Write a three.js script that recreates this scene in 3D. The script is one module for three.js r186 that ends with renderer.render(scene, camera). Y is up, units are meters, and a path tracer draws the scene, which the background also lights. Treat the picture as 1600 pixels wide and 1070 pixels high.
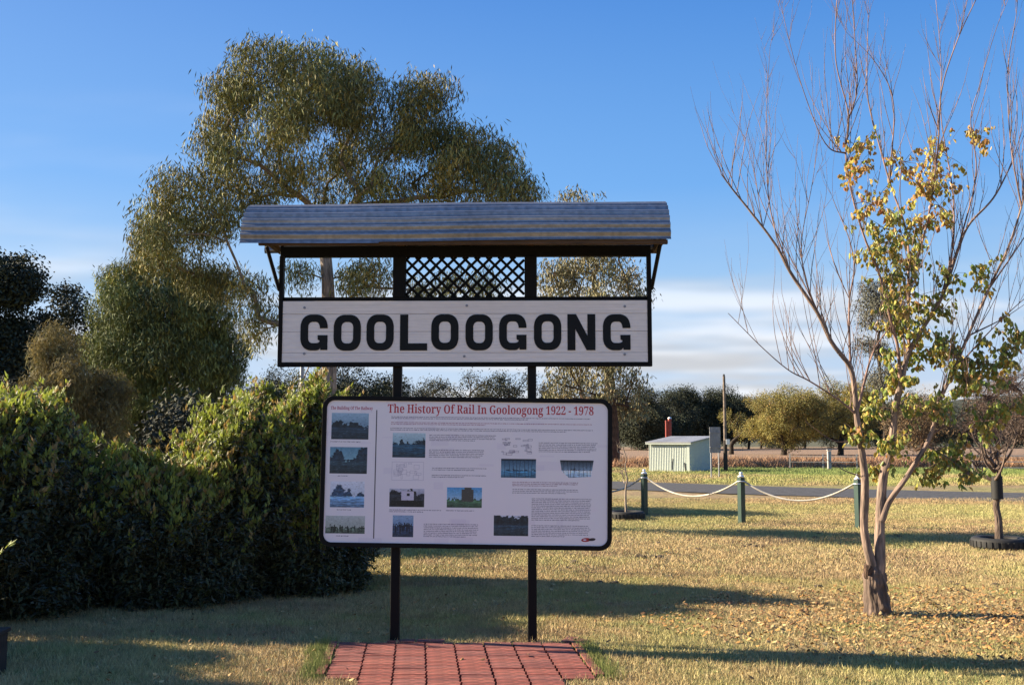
import * as THREE from 'three';
import { mergeGeometries } from 'three/addons/utils/BufferGeometryUtils.js';
import { RoundedBoxGeometry } from 'three/addons/geometries/RoundedBoxGeometry.js';

// ---------------------------------------------------------------- camera, sky, sun, exposure
const W = 1024, H = 684;
const renderer = new THREE.WebGLRenderer({ antialias: true });
renderer.setSize(W, H);
renderer.toneMapping = THREE.LinearToneMapping;
renderer.toneMappingExposure = 3.2;
renderer.shadowMap.enabled = true;
const scene = new THREE.Scene();
const camera = new THREE.PerspectiveCamera(2 * Math.atan(535 / 1600) * 180 / Math.PI, W / H, 0.1, 9000);
camera.position.set(0, 1.7, 0);
camera.rotation.x = Math.atan(153 / 1600);
scene.add(camera);

const SUN_EL = 23.5 * Math.PI / 180, SUN_AZ = 13 * Math.PI / 180;            // low winter sun, left of the view and a little beyond the sign
const sunDir = new THREE.Vector3(-Math.cos(SUN_EL) * Math.cos(SUN_AZ), Math.sin(SUN_EL), -Math.cos(SUN_EL) * Math.sin(SUN_AZ));
const sun = new THREE.DirectionalLight(new THREE.Color().setRGB(1, 0.84, 0.62), 5);
sun.position.copy(sunDir).multiplyScalar(90).add(new THREE.Vector3(0, 0, -25));
sun.target.position.set(0, 0, -25);
sun.castShadow = true;
sun.shadow.mapSize.set(4096, 4096);
Object.assign(sun.shadow.camera, { left: -60, right: 60, top: 50, bottom: -50, near: 1, far: 220 });
scene.add(sun, sun.target);

// ---------------------------------------------------------------- small tools
function mulberry(a) { return () => { a |= 0; a = a + 0x6D2B79F5 | 0; let t = Math.imul(a ^ a >>> 15, 1 | a); t = t + Math.imul(t ^ t >>> 7, 61 | t) ^ t; return ((t ^ t >>> 14) >>> 0) / 4294967296; }; }
let rnd = mulberry(7);
const rr = (a, b) => a + (b - a) * rnd();
const V = (x, y, z) => new THREE.Vector3(x, y, z);
const lerp = (a, b, t) => a + (b - a) * t, clamp = (x, a = 0, b = 1) => Math.min(b, Math.max(a, x));
const smooth = (a, b, x) => { const t = clamp((x - a) / (b - a)); return t * t * (3 - 2 * t); };
function hash(x, y, s) { let h = Math.imul(x, 374761393) + Math.imul(y, 668265263) + Math.imul(s, 1274126177); h = Math.imul(h ^ h >>> 13, 1274126177); return ((h ^ h >>> 16) >>> 0) / 4294967296; }
function vnoise(x, y, s = 0, per = 0) {
  const xi = Math.floor(x), yi = Math.floor(y), fx = x - xi, fy = y - yi, u = fx * fx * (3 - 2 * fx), v = fy * fy * (3 - 2 * fy);
  const w = per ? (n) => ((n % per) + per) % per : (n) => n;
  return lerp(lerp(hash(w(xi), w(yi), s), hash(w(xi + 1), w(yi), s), u), lerp(hash(w(xi), w(yi + 1), s), hash(w(xi + 1), w(yi + 1), s), u), v);
}
function fbm(x, y, s = 0, oct = 4, per = 0) { let a = 0.5, t = 0, n = 0; for (let i = 0; i < oct; i++) { t += a * vnoise(x, y, s + i, per); n += a; a *= 0.5; x *= 2; y *= 2; per *= 2; } return t / n; }

{ // the sky: clear winter blue that pales to the horizon, thin streaks of cloud low down
  const w = 2048, h = 1024, d = new Float32Array(w * h * 4);
  for (let j = 0; j < h; j++) {
    const el = ((j + 0.5) / h - 0.5) * Math.PI, e = Math.max(0, el) * 180 / Math.PI, ce = Math.cos(el);
    for (let i = 0; i < w; i++) {
      const az = ((i + 0.5) / w - 0.5) * 2 * Math.PI, x = Math.cos(az) * ce, y = Math.sin(el), z = Math.sin(az) * ce;
      const K = [[0, 0.215, 0.245, 0.29], [3, 0.19, 0.235, 0.295], [8.5, 0.118, 0.198, 0.302], [14, 0.055, 0.142, 0.292], [24, 0.022, 0.088, 0.242], [45, 0.014, 0.062, 0.19], [90, 0.011, 0.048, 0.155]];
      let q0 = 0; while (q0 < 5 && e > K[q0 + 1][0]) q0++; const f0 = clamp((e - K[q0][0]) / (K[q0 + 1][0] - K[q0][0]));
      let [r, gr, b] = [1, 2, 3].map((n) => lerp(K[q0][n], K[q0 + 1][n], f0));
      const c = x * sunDir.x + y * sunDir.y + z * sunDir.z, near = 0.08 * Math.exp((c - 1) * 2.2) + 0.02 * Math.max(0, c);
      r += near * 0.52; gr += near * 0.56; b += near * 0.6;
      // clouds live on a sheet: seen low they crowd together into streaks
      const q = 1 / (Math.max(0, Math.sin(el)) + 0.05), cx = x * q, cz = z * q;
      let k = fbm(cx * 0.55 + 11.3, cz * 1.15 + 4.1, 21, 5) + 0.10 * fbm(cx * 3, cz * 5, 40, 3);
      let cl = smooth(0.45, 0.80, k) * 0.78 * (1 - smooth(4, 13, e)) + smooth(0.60, 0.86, k) * 0.22 * (1 - smooth(12, 24, e));
      cl = clamp(cl + (1 - smooth(1.5, 8, e)) * 0.7 * smooth(0.38, 0.62, k));
      const sh = fbm(cx * 0.9 + 3, cz * 1.9 + 8, 60, 4);
      const cw = lerp(0.22, 0.34, smooth(0.3, 0.7, sh));
      r = lerp(r, cw * 0.96, cl); gr = lerp(gr, cw, cl); b = lerp(b, cw * 1.07, cl);
      if (el < 0) { r = 0.10; gr = 0.09; b = 0.07; }
      if (el >= 0) { r *= 0.93; gr *= 0.93; b *= 0.93; }
      d.set([r, gr, b, 1], (j * w + i) * 4);
    }
  }
  const t = new THREE.DataTexture(d, w, h, THREE.RGBAFormat, THREE.FloatType);
  t.mapping = THREE.EquirectangularReflectionMapping; t.magFilter = t.minFilter = THREE.LinearFilter; t.wrapS = THREE.RepeatWrapping; t.needsUpdate = true;
  scene.background = t; scene.environment = t;
}

// ---------------------------------------------------------------- objects: naming and grouping
const used = new Map();
function numbered(n) { const k = used.get(n) ?? 0; used.set(n, k + 1); return k ? n + '_' + String(k).padStart(3, '0') : n; }
function tag(o, label, category, group) { o.userData.label = label; if (category) o.userData.category = category; if (group) o.userData.group = group; return o; }
function thing(name, label, category, [x, y, z] = [0, 0, 0], turn = 0, group) {
  const o = new THREE.Group(); o.name = numbered(name); o.position.set(x, y, z); o.rotation.y = turn; scene.add(o);
  return tag(o, label, category, group);
}
function part(name, geo, mat, parent, x = 0, y = 0, z = 0) {
  const m = new THREE.Mesh(geo, mat); m.name = name; m.position.set(x, y, z); m.castShadow = m.receiveShadow = true; parent.add(m); return m;
}
function stuffPart(o) { o.userData.kind = 'stuff'; return o; }
function structure(name, geo, mat) { const m = new THREE.Mesh(geo, mat); m.name = numbered(name); m.receiveShadow = m.castShadow = true; m.userData.kind = 'structure'; scene.add(m); return m; }
function box(w, h, d, r = 0.003) { return r > 0 ? new RoundedBoxGeometry(w, h, d, 1, Math.min(r, w / 3, h / 3, d / 3)) : new THREE.BoxGeometry(w, h, d); }
const M4 = new THREE.Matrix4(), Q = new THREE.Quaternion(), EU = new THREE.Euler();
function copies(name, geo, mat, list, parent) {            // list of [x, y, z, rx, ry, rz, sx, sy, sz, r, g, b]
  const m = new THREE.InstancedMesh(geo, mat, list.length); m.name = name; m.castShadow = m.receiveShadow = true;
  const c = new THREE.Color();
  list.forEach((a, i) => {
    EU.set(a[3], a[4], a[5], 'YXZ'); Q.setFromEuler(EU);
    M4.compose(V(a[0], a[1], a[2]), Q, V(a[6], a[7], a[8])); m.setMatrixAt(i, M4);
    m.setColorAt(i, c.setRGB(a[9], a[10], a[11]));
  });
  m.userData.kind = 'stuff'; parent.add(m); return m;
}
// tapered tube through points (a limb, a twig, a wire)
function tube(pts, radii, n = 7, steps = 0, cap = true, rough = 0) {
  let P = pts, R = radii;
  if (steps) {
    const c = new THREE.CatmullRomCurve3(pts, false, 'centripetal'), N = (pts.length - 1) * steps; P = []; R = [];
    for (let i = 0; i <= N; i++) { const t = i / N, k = Math.min(pts.length - 2, Math.floor(t * (pts.length - 1))), f = t * (pts.length - 1) - k; P.push(c.getPoint(t)); R.push(lerp(radii[k], radii[k + 1], f)); }
  }
  const pos = [], nor = [], uv = [], idx = []; let T = P[1].clone().sub(P[0]).normalize();
  let U = Math.abs(T.y) < 0.9 ? V(0, 1, 0) : V(1, 0, 0); U.sub(T.clone().multiplyScalar(U.dot(T))).normalize();
  let len = 0;
  for (let i = 0; i < P.length; i++) {
    const T2 = (i < P.length - 1 ? P[i + 1].clone().sub(P[i]) : P[i].clone().sub(P[i - 1])).add(i ? P[i].clone().sub(P[i - 1]).multiplyScalar(0.999) : V(0, 0, 0)).normalize();
    U.sub(T2.clone().multiplyScalar(U.dot(T2))).normalize(); const B = T2.clone().cross(U);
    if (i) len += P[i].distanceTo(P[i - 1]);
    for (let k = 0; k <= n; k++) {
      const a = k / n * 2 * Math.PI, nx = U.clone().multiplyScalar(Math.cos(a)).addScaledVector(B, Math.sin(a));
      const q = R[i] * (rough ? 1 + rough * (fbm((k % n) * 0.9 + 3, len * 9, 7, 3) - 0.5) * 2 : 1);
      pos.push(P[i].x + nx.x * q, P[i].y + nx.y * q, P[i].z + nx.z * q); nor.push(nx.x, nx.y, nx.z); uv.push(k / n * Math.max(0.05, radii[0] * 6.28), len);
    }
    if (i) for (let k = 0; k < n; k++) { const a = (i - 1) * (n + 1) + k, b = a + n + 1; idx.push(a, a + 1, b, a + 1, b + 1, b); }
  }
  if (cap) for (const i of [0, P.length - 1]) {
    const c = pos.length / 3, d = i ? P[i].clone().sub(P[i - 1]).normalize() : P[0].clone().sub(P[1]).normalize();
    pos.push(P[i].x, P[i].y, P[i].z); nor.push(d.x, d.y, d.z); uv.push(0, 0);
    for (let k = 0; k < n; k++) { const a = i * (n + 1) + k; i ? idx.push(c, a, a + 1) : idx.push(c, a + 1, a); }
  }
  const g = new THREE.BufferGeometry();
  g.setAttribute('position', new THREE.Float32BufferAttribute(pos, 3)); g.setAttribute('normal', new THREE.Float32BufferAttribute(nor, 3)); g.setAttribute('uv', new THREE.Float32BufferAttribute(uv, 2)); g.setIndex(idx);
  if (rough) g.computeVertexNormals();
  return g;
}
const moved = (g, x, y, z, rx = 0, ry = 0, rz = 0) => { g.applyMatrix4(M4.compose(V(x, y, z), Q.setFromEuler(EU.set(rx, ry, rz, 'XYZ')), V(1, 1, 1))); return g; };

// ---------------------------------------------------------------- procedural textures and materials
function dataTex(n, m, f, srgb = true) {
  const d = new Uint8Array(n * m * 4);
  for (let j = 0; j < m; j++) for (let i = 0; i < n; i++) { const c = f(i / n, j / m, i, j); d.set([c[0] * 255, c[1] * 255, c[2] * 255, 255].map((x) => clamp(Math.round(x), 0, 255)), (j * n + i) * 4); }
  const t = new THREE.DataTexture(d, n, m); t.wrapS = t.wrapT = THREE.RepeatWrapping; t.magFilter = THREE.LinearFilter; t.minFilter = THREE.LinearMipmapLinearFilter; t.generateMipmaps = true;
  if (srgb) t.colorSpace = THREE.SRGBColorSpace; t.needsUpdate = true; return t;
}
const rep = (t, x, y) => { const c = t.clone(); c.repeat.set(x, y); c.needsUpdate = true; return c; };
const grey = (v) => [v, v, v];
const texGround = dataTex(1024, 1024, (u, v) => { const a = fbm(u * 8, v * 8, 1, 3, 8), b = fbm(u * 90, v * 90, 5, 3, 90), c = hash(Math.floor(u * 1024), Math.floor(v * 1024), 9); const k = 0.62 + 0.20 * (a - 0.5) + 0.62 * (b - 0.5) + 0.16 * (c - 0.5); return [k * 1.04, k, k * 0.93]; });
const texGroundBump = dataTex(512, 512, (u, v) => grey(0.6 * fbm(u * 60, v * 60, 3, 3, 60) + 0.4 * fbm(u * 10, v * 10, 4, 2, 10)), false);
const texBark = dataTex(256, 512, (u, v) => { const a = fbm(u * 10, v * 4, 2, 4, 2), b = fbm(u * 32, v * 8, 8, 3, 8); const k = 0.68 + 0.42 * (a - 0.5) + 0.5 * (b - 0.5); return [k * 1.02, k * 0.98, k * 0.94]; });
const texBarkBump = dataTex(256, 256, (u, v) => grey(fbm(u * 24, v * 6, 8, 4, 6)), false);
const texFine = dataTex(512, 512, (u, v) => { const k = 0.86 + 0.26 * (fbm(u * 6, v * 6, 3, 4, 6) - 0.5) + 0.14 * (fbm(u * 70, v * 70, 12, 2, 70) - 0.5); return grey(k); });
const texAsphalt = dataTex(512, 512, (u, v, i, j) => grey(0.72 + 0.35 * (fbm(u * 5, v * 5, 6, 3, 5) - 0.5) + 0.45 * (hash(i, j, 77) - 0.5)));
const texPaint = dataTex(1024, 256, (u, v) => { const g = fbm(u * 6, v * 60, 14, 4, 6), s = fbm(u * 9, v * 5, 22, 4, 1), sp = fbm(u * 60, v * 26, 31, 2, 2); let k = 0.93 + 0.10 * (g - 0.5) + 0.16 * (s - 0.5); if (sp > 0.79) k -= 0.12; return [k, k * 0.985, k * 0.985]; });
const texPaintBump = dataTex(1024, 256, (u, v) => grey(fbm(u * 5, v * 70, 14, 4, 5)), false);
const texZinc = dataTex(1024, 512, (u, v) => { const st = fbm(u * 3, v * 40, 51, 4, 3), sp = fbm(u * 60, v * 40, 52, 2, 20); let k = 0.80 + 0.25 * (st - 0.5) + 0.18 * (sp - 0.5); const ru = smooth(0.64, 0.80, fbm(u * 5, v * 14, 71, 4, 1)); return [lerp(k, 0.55, ru * 0.12), lerp(k, 0.48, ru * 0.12), lerp(k * 1.01, 0.44, ru * 0.12)]; });
const texRoughZinc = dataTex(512, 512, (u, v) => { const k = 0.28 + 0.26 * fbm(u * 4, v * 24, 61, 4, 4); return [0, k, 1]; }, false);
const texBrick = dataTex(256, 256, (u, v, i, j) => { const k = 0.80 + 0.75 * (fbm(u * 5, v * 5, 81, 4, 5) - 0.5) + 0.18 * (hash(i, j, 5) - 0.5); return [k, k * 0.97, k * 0.95]; });

const std = (r, g, b, rough = 0.8, o = {}) => new THREE.MeshStandardMaterial({ color: new THREE.Color().setRGB(r, g, b), roughness: rough, ...o });
const leafMat = (rough = 0.7, t = 0.22) => new THREE.MeshPhysicalMaterial({ color: 0xffffff, roughness: rough, transmission: t, thickness: 0, side: THREE.DoubleSide });
const M = {
  ground: std(1.5, 1.5, 1.5, 1, { vertexColors: true, map: rep(texGround, 1, 1), bumpMap: texGroundBump, bumpScale: 0.02 }),
  blade: std(1, 1, 1, 0.8, { side: THREE.DoubleSide }),
  litter: std(1, 1, 1, 0.8, { side: THREE.DoubleSide }),
  asphalt: std(0.085, 0.085, 0.09, 0.9, { map: rep(texAsphalt, 0.5, 0.5) }),
  black: new THREE.MeshPhysicalMaterial({ color: new THREE.Color().setRGB(0.006, 0.006, 0.0065), roughness: 0.6, specularIntensity: 0.35, map: texFine }),
  blackWood: new THREE.MeshPhysicalMaterial({ color: new THREE.Color().setRGB(0.007, 0.0068, 0.0065), roughness: 0.7, specularIntensity: 0.35, map: texFine, bumpMap: texPaintBump, bumpScale: 0.002 }),
  letter: new THREE.MeshPhysicalMaterial({ color: new THREE.Color().setRGB(0.010, 0.012, 0.014), roughness: 0.6, specularIntensity: 0.4, map: texFine }),
  board: std(0.86, 0.83, 0.79, 0.6, { map: texPaint, bumpMap: texPaintBump, bumpScale: 0.0025 }),
  bolt: std(0.25, 0.25, 0.27, 0.5, { metalness: 0.7 }),
  timber: std(0.16, 0.10, 0.06, 0.85, { map: texBark }),
  zinc: std(0.46, 0.47, 0.49, 1, { metalness: 0.62, map: texZinc, roughnessMap: texRoughZinc, side: THREE.DoubleSide }),
  paver: [[0.35, 0.098, 0.072], [0.31, 0.083, 0.062], [0.38, 0.115, 0.085], [0.26, 0.075, 0.062], [0.33, 0.108, 0.088]].map((c) => std(...c, 0.85, { map: texBrick, bumpMap: texBrick, bumpScale: 0.0008 })),
  sand: std(0.16, 0.12, 0.09, 1, { map: texGround }),
  barkGum: std(0.50, 0.43, 0.36, 0.85, { map: texBark, bumpMap: texBarkBump, bumpScale: 0.01 }),
  barkBrown: std(0.16, 0.10, 0.07, 0.95, { map: texBark, bumpMap: texBarkBump, bumpScale: 0.02 }),
  barkDark: std(0.08, 0.065, 0.05, 0.95, { map: texBark, bumpMap: texBarkBump, bumpScale: 0.02 }),
  barkYoung: std(0.44, 0.34, 0.285, 0.85, { map: texBark, bumpMap: texBarkBump, bumpScale: 0.012 }),
  barkBase: std(0.24, 0.185, 0.155, 0.95, { map: texBark, bumpMap: texBarkBump, bumpScale: 0.03 }),
  twigYoung: std(0.40, 0.27, 0.235, 0.8, { map: texBark }),
  barkPale: std(0.55, 0.48, 0.40, 0.85, { map: texBark }),
  greenPaint: std(0.012, 0.056, 0.042, 0.45, { map: texFine }),
  silver: std(0.75, 0.75, 0.74, 0.4, { metalness: 0.4 }),
  rope: std(0.72, 0.66, 0.55, 0.9, { map: texFine }),
  rubber: std(0.018, 0.018, 0.018, 0.75, { map: texFine }),
  cream: std(0.52, 0.60, 0.53, 0.7, { map: texPaint }),
  shedRoof: std(0.55, 0.56, 0.57, 0.55, { metalness: 0.5, map: texZinc }),
  darkGap: std(0.03, 0.03, 0.03, 0.9),
  galv: std(0.42, 0.44, 0.46, 0.55, { metalness: 0.5, map: texFine }),
  poleWood: std(0.33, 0.28, 0.24, 0.9, { map: texBark }),
  poleDark: std(0.06, 0.05, 0.045, 0.9, { map: texBark }),
  red: std(0.36, 0.045, 0.03, 0.55, { map: texFine }),
  white: std(0.50, 0.47, 0.43, 0.7, { map: texFine }),
  signBack: std(0.30, 0.31, 0.33, 0.6, { metalness: 0.3, map: texFine }),
  hill: std(0.055, 0.075, 0.05, 1, { map: rep(texGround, 0.02, 0.02) }),
  leaf: leafMat(1, 0.25), leafGum: std(1, 1, 1, 0.75, { side: THREE.DoubleSide }), leafHedge: leafMat(0.75, 0.5), leafThick: std(1, 1, 1, 0.85, { side: THREE.DoubleSide }), leafThin: leafMat(1, 0.4),
};

// ---------------------------------------------------------------- the ground, one sheet to the horizon
function groundColor(x, z) {
  const d = -z, n1 = fbm(x * 0.35 + 40, z * 0.35 + 40, 91, 4), n2 = fbm(x * 1.4, z * 1.4, 95, 3), n3 = fbm(x * 0.09 + 9, z * 0.3, 99, 3);
  let c = [0.40, 0.305, 0.16];                                                              // dry winter lawn
  const mix = (k, to) => { k = clamp(k); c = c.map((v, i) => lerp(v, to[i], k)); };
  mix(smooth(0.42, 0.66, n1) * 0.75, [0.33, 0.335, 0.12]);   // greener patches
  mix(smooth(0.56, 0.68, n2) * 0.6, [0.32, 0.34, 0.11]);                                      // tufts that stayed green
  mix(smooth(0.60, 0.70, fbm(x * 0.9 + 70, z * 1.3 + 12, 131, 4)) * 0.8, [0.30, 0.205, 0.125]);                                  // worn bare soil         // greener round the paving
  mix(smooth(0.30, 0.42, n2) * 0.35, [0.37, 0.27, 0.15]);
  mix(smooth(19.5, 22, d) * (1 - smooth(23.5, 26, d)) * smooth(4, 8, x) * smooth(0.35, 0.6, n3) * 0.8, [0.33, 0.185, 0.095]); // bare reddish soil
  mix(smooth(23, 25, d) * (1 - smooth(27, 29, d)) * 0.45, [0.36, 0.33, 0.13]);
  mix(smooth(26.5, 28, d) * (1 - smooth(29, 32, d)) * smooth(4, 9, x) * 0.6, [0.36, 0.23, 0.14]);
  mix(smooth(33, 36, d) * smooth(0.3, 0.6, n1) * 0.75, [0.31, 0.31, 0.10]);                   // verge beyond the road
  mix(smooth(48, 51, d) * (1 - smooth(62, 66, d)) * smooth(9, 14, x + 3 * n2) * 0.85, [0.14, 0.20, 0.05]);  // green strip
  mix(smooth(63, 66, d) * (1 - smooth(78, 84, d)) * 0.8, [0.26, 0.13, 0.07]);
  mix(smooth(80, 90, d) * (1 - smooth(230, 280, d)), [0.36, 0.25, 0.175]);                     // the dry paddock
  mix(smooth(240, 300, d), [0.10, 0.11, 0.05]);
  return c;
}
{
  const axis = (lo, hi, fine0, fine1, s) => { const a = []; for (let v = fine0; v <= fine1; v += s) a.push(v); let st = s; for (let v = fine1; v < hi;) { st *= 1.25; v += st; a.push(Math.min(v, hi)); } st = s; for (let v = fine0; v > lo;) { st *= 1.25; v -= st; a.unshift(Math.max(v, lo)); } return a; };
  const xs = axis(-4000, 4000, -14, 18, 0.3), zs = axis(-4000, 4000, -48, -4, 0.3), pos = [], col = [], uv = [], idx = [];
  for (const z of zs) for (const x of xs) { const b = Math.max(Math.abs(x), -z) < 60 ? 0.03 * (fbm(x * 0.8, z * 0.8, 120, 3) - 0.5) : 0; pos.push(x, b - 0.0, z); col.push(...groundColor(x, z)); uv.push(x / 3.1, z / 3.1); }
  const n = xs.length; for (let j = 0; j < zs.length - 1; j++) for (let i = 0; i < n - 1; i++) { const a = j * n + i; idx.push(a, a + n, a + 1, a + 1, a + n, a + n + 1); }
  const g = new THREE.BufferGeometry(); g.setAttribute('position', new THREE.Float32BufferAttribute(pos, 3)); g.setAttribute('color', new THREE.Float32BufferAttribute(col, 3)); g.setAttribute('uv', new THREE.Float32BufferAttribute(uv, 2)); g.setIndex(idx); g.computeVertexNormals();
  structure('ground', g, M.ground);
}
{ // the road: a gentle bend of asphalt
  const c = new THREE.CatmullRomCurve3([V(-90, 0, -92), V(-30, 0, -62), V(-8, 0, -47.5), V(3.9, 0, -39.3), V(8.3, 0, -35.2), V(15.6, 0, -30.5), V(30, 0, -25), V(70, 0, -14)]), N = 120, pos = [], uv = [], idx = [];
  for (let i = 0; i <= N; i++) {
    const p = c.getPoint(i / N), t = c.getTangent(i / N), s = V(-t.z, 0, t.x); let w = 2.75;
    for (const k of [-1, -0.4, 0.4, 1]) { const e = Math.abs(k) === 1 ? 0.18 * (vnoise(i * 0.9, k, 5) - 0.5) : 0; const q = p.clone().addScaledVector(s, k * w + e); pos.push(q.x, 0.045 - 0.022 * Math.abs(k), q.z); uv.push(k * w, i * 1.6); }
    if (i) for (let k = 0; k < 3; k++) { const a = (i - 1) * 4 + k, b = a + 4; idx.push(a, a + 1, b, a + 1, b + 1, b); }
  }
  const g = new THREE.BufferGeometry(); g.setAttribute('position', new THREE.Float32BufferAttribute(pos, 3)); g.setAttribute('uv', new THREE.Float32BufferAttribute(uv, 2)); g.setIndex(idx); g.computeVertexNormals();
  structure('road', g, M.asphalt);
}
{ // far wooded ridge
  const pos = [], idx = [], uv = []; const N = 240;
  for (let i = 0; i <= N; i++) { const x = lerp(-2600, 2600, i / N), hh = 48 + 42 * fbm(i * 0.05, 1, 33, 4) + 5 * vnoise(i * 1.7, 3, 9); for (const [k, [y, z]] of [[0, -1420], [hh * 0.55, -1560], [hh, -1700], [hh * 0.8, -1900]].entries()) { pos.push(x, y - (k ? 0 : 1), z + 60 * vnoise(i * 0.3, k, 2)); uv.push(x, y * 3); } if (i) for (let k = 0; k < 3; k++) { const a = (i - 1) * 4 + k, b = a + 4; idx.push(a, b, a + 1, a + 1, b, b + 1); } }
  const g = new THREE.BufferGeometry(); g.setAttribute('position', new THREE.Float32BufferAttribute(pos, 3)); g.setAttribute('uv', new THREE.Float32BufferAttribute(uv, 2)); g.setIndex(idx); g.computeVertexNormals();
  structure('hill', g, M.hill);
}
{ // brick paving under the sign: stack-bonded pavers with open joints
  const pv = new THREE.Group(); pv.name = 'pavement'; pv.userData.kind = 'structure'; pv.position.set(-1.455, -0.03, -8.775); pv.rotation.y = -0.008; scene.add(pv);
  rnd = mulberry(31);
  const bed = (x, w, z0, z1) => part('mortar_bed', new THREE.BoxGeometry(w, 0.03, z1 - z0).applyMatrix4(new THREE.Matrix4().makeShear(0, 0, 0, 0, 0.1, 0)), M.sand, pv, x + 0.05 * (z0 + z1), 0.012, (z0 + z1) / 2);
  bed(0.968, 1.92, 0.0, 1.3); bed(0.968, 1.43, 1.3, 2.0);
  const shape = [new THREE.BoxGeometry(0.228, 0.05, 0.103), new THREE.BoxGeometry(0.225, 0.05, 0.102)], edge = new THREE.BoxGeometry(0.062, 0.05, 0.228);
  for (let i = 0; i < 8; i++) { const last = i === 0 || i === 7 ? 12 : 18; for (let j = 0; j < last; j++) { const p = part('paver', shape[(i + j) % 2], M.paver[Math.floor(rnd() * 5)], pv, 0.121 + i * 0.242 + 0.1 * (0.055 + j * 0.108) + rr(-0.002, 0.002), 0.024 + rr(-0.003, 0.003), 0.055 + j * 0.108); p.rotation.set(rr(-0.012, 0.012), rr(-0.008, 0.008), rr(-0.008, 0.008)); } }
  for (let j = 0; j < 5; j++) for (const x of [-0.042, 1.978]) { const p = part('paver', edge, M.paver[Math.floor(rnd() * 5)], pv, x + 0.1 * (0.12 + j * 0.24) + rr(-0.004, 0.004), 0.031 + rr(-0.004, 0.004), 0.12 + j * 0.24); p.rotation.y = 0.1 + rr(-0.03, 0.03); }
  for (const [x, z, a] of [[0.52, -0.05, 0.05], [0.77, -0.055, 0.02], [1.95, -0.12, 1.3], [2.03, -0.03, 1.5]]) { const p = part('paver', shape[0], M.paver[3], pv, x, 0.03, z); p.rotation.y = a; }
}

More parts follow.
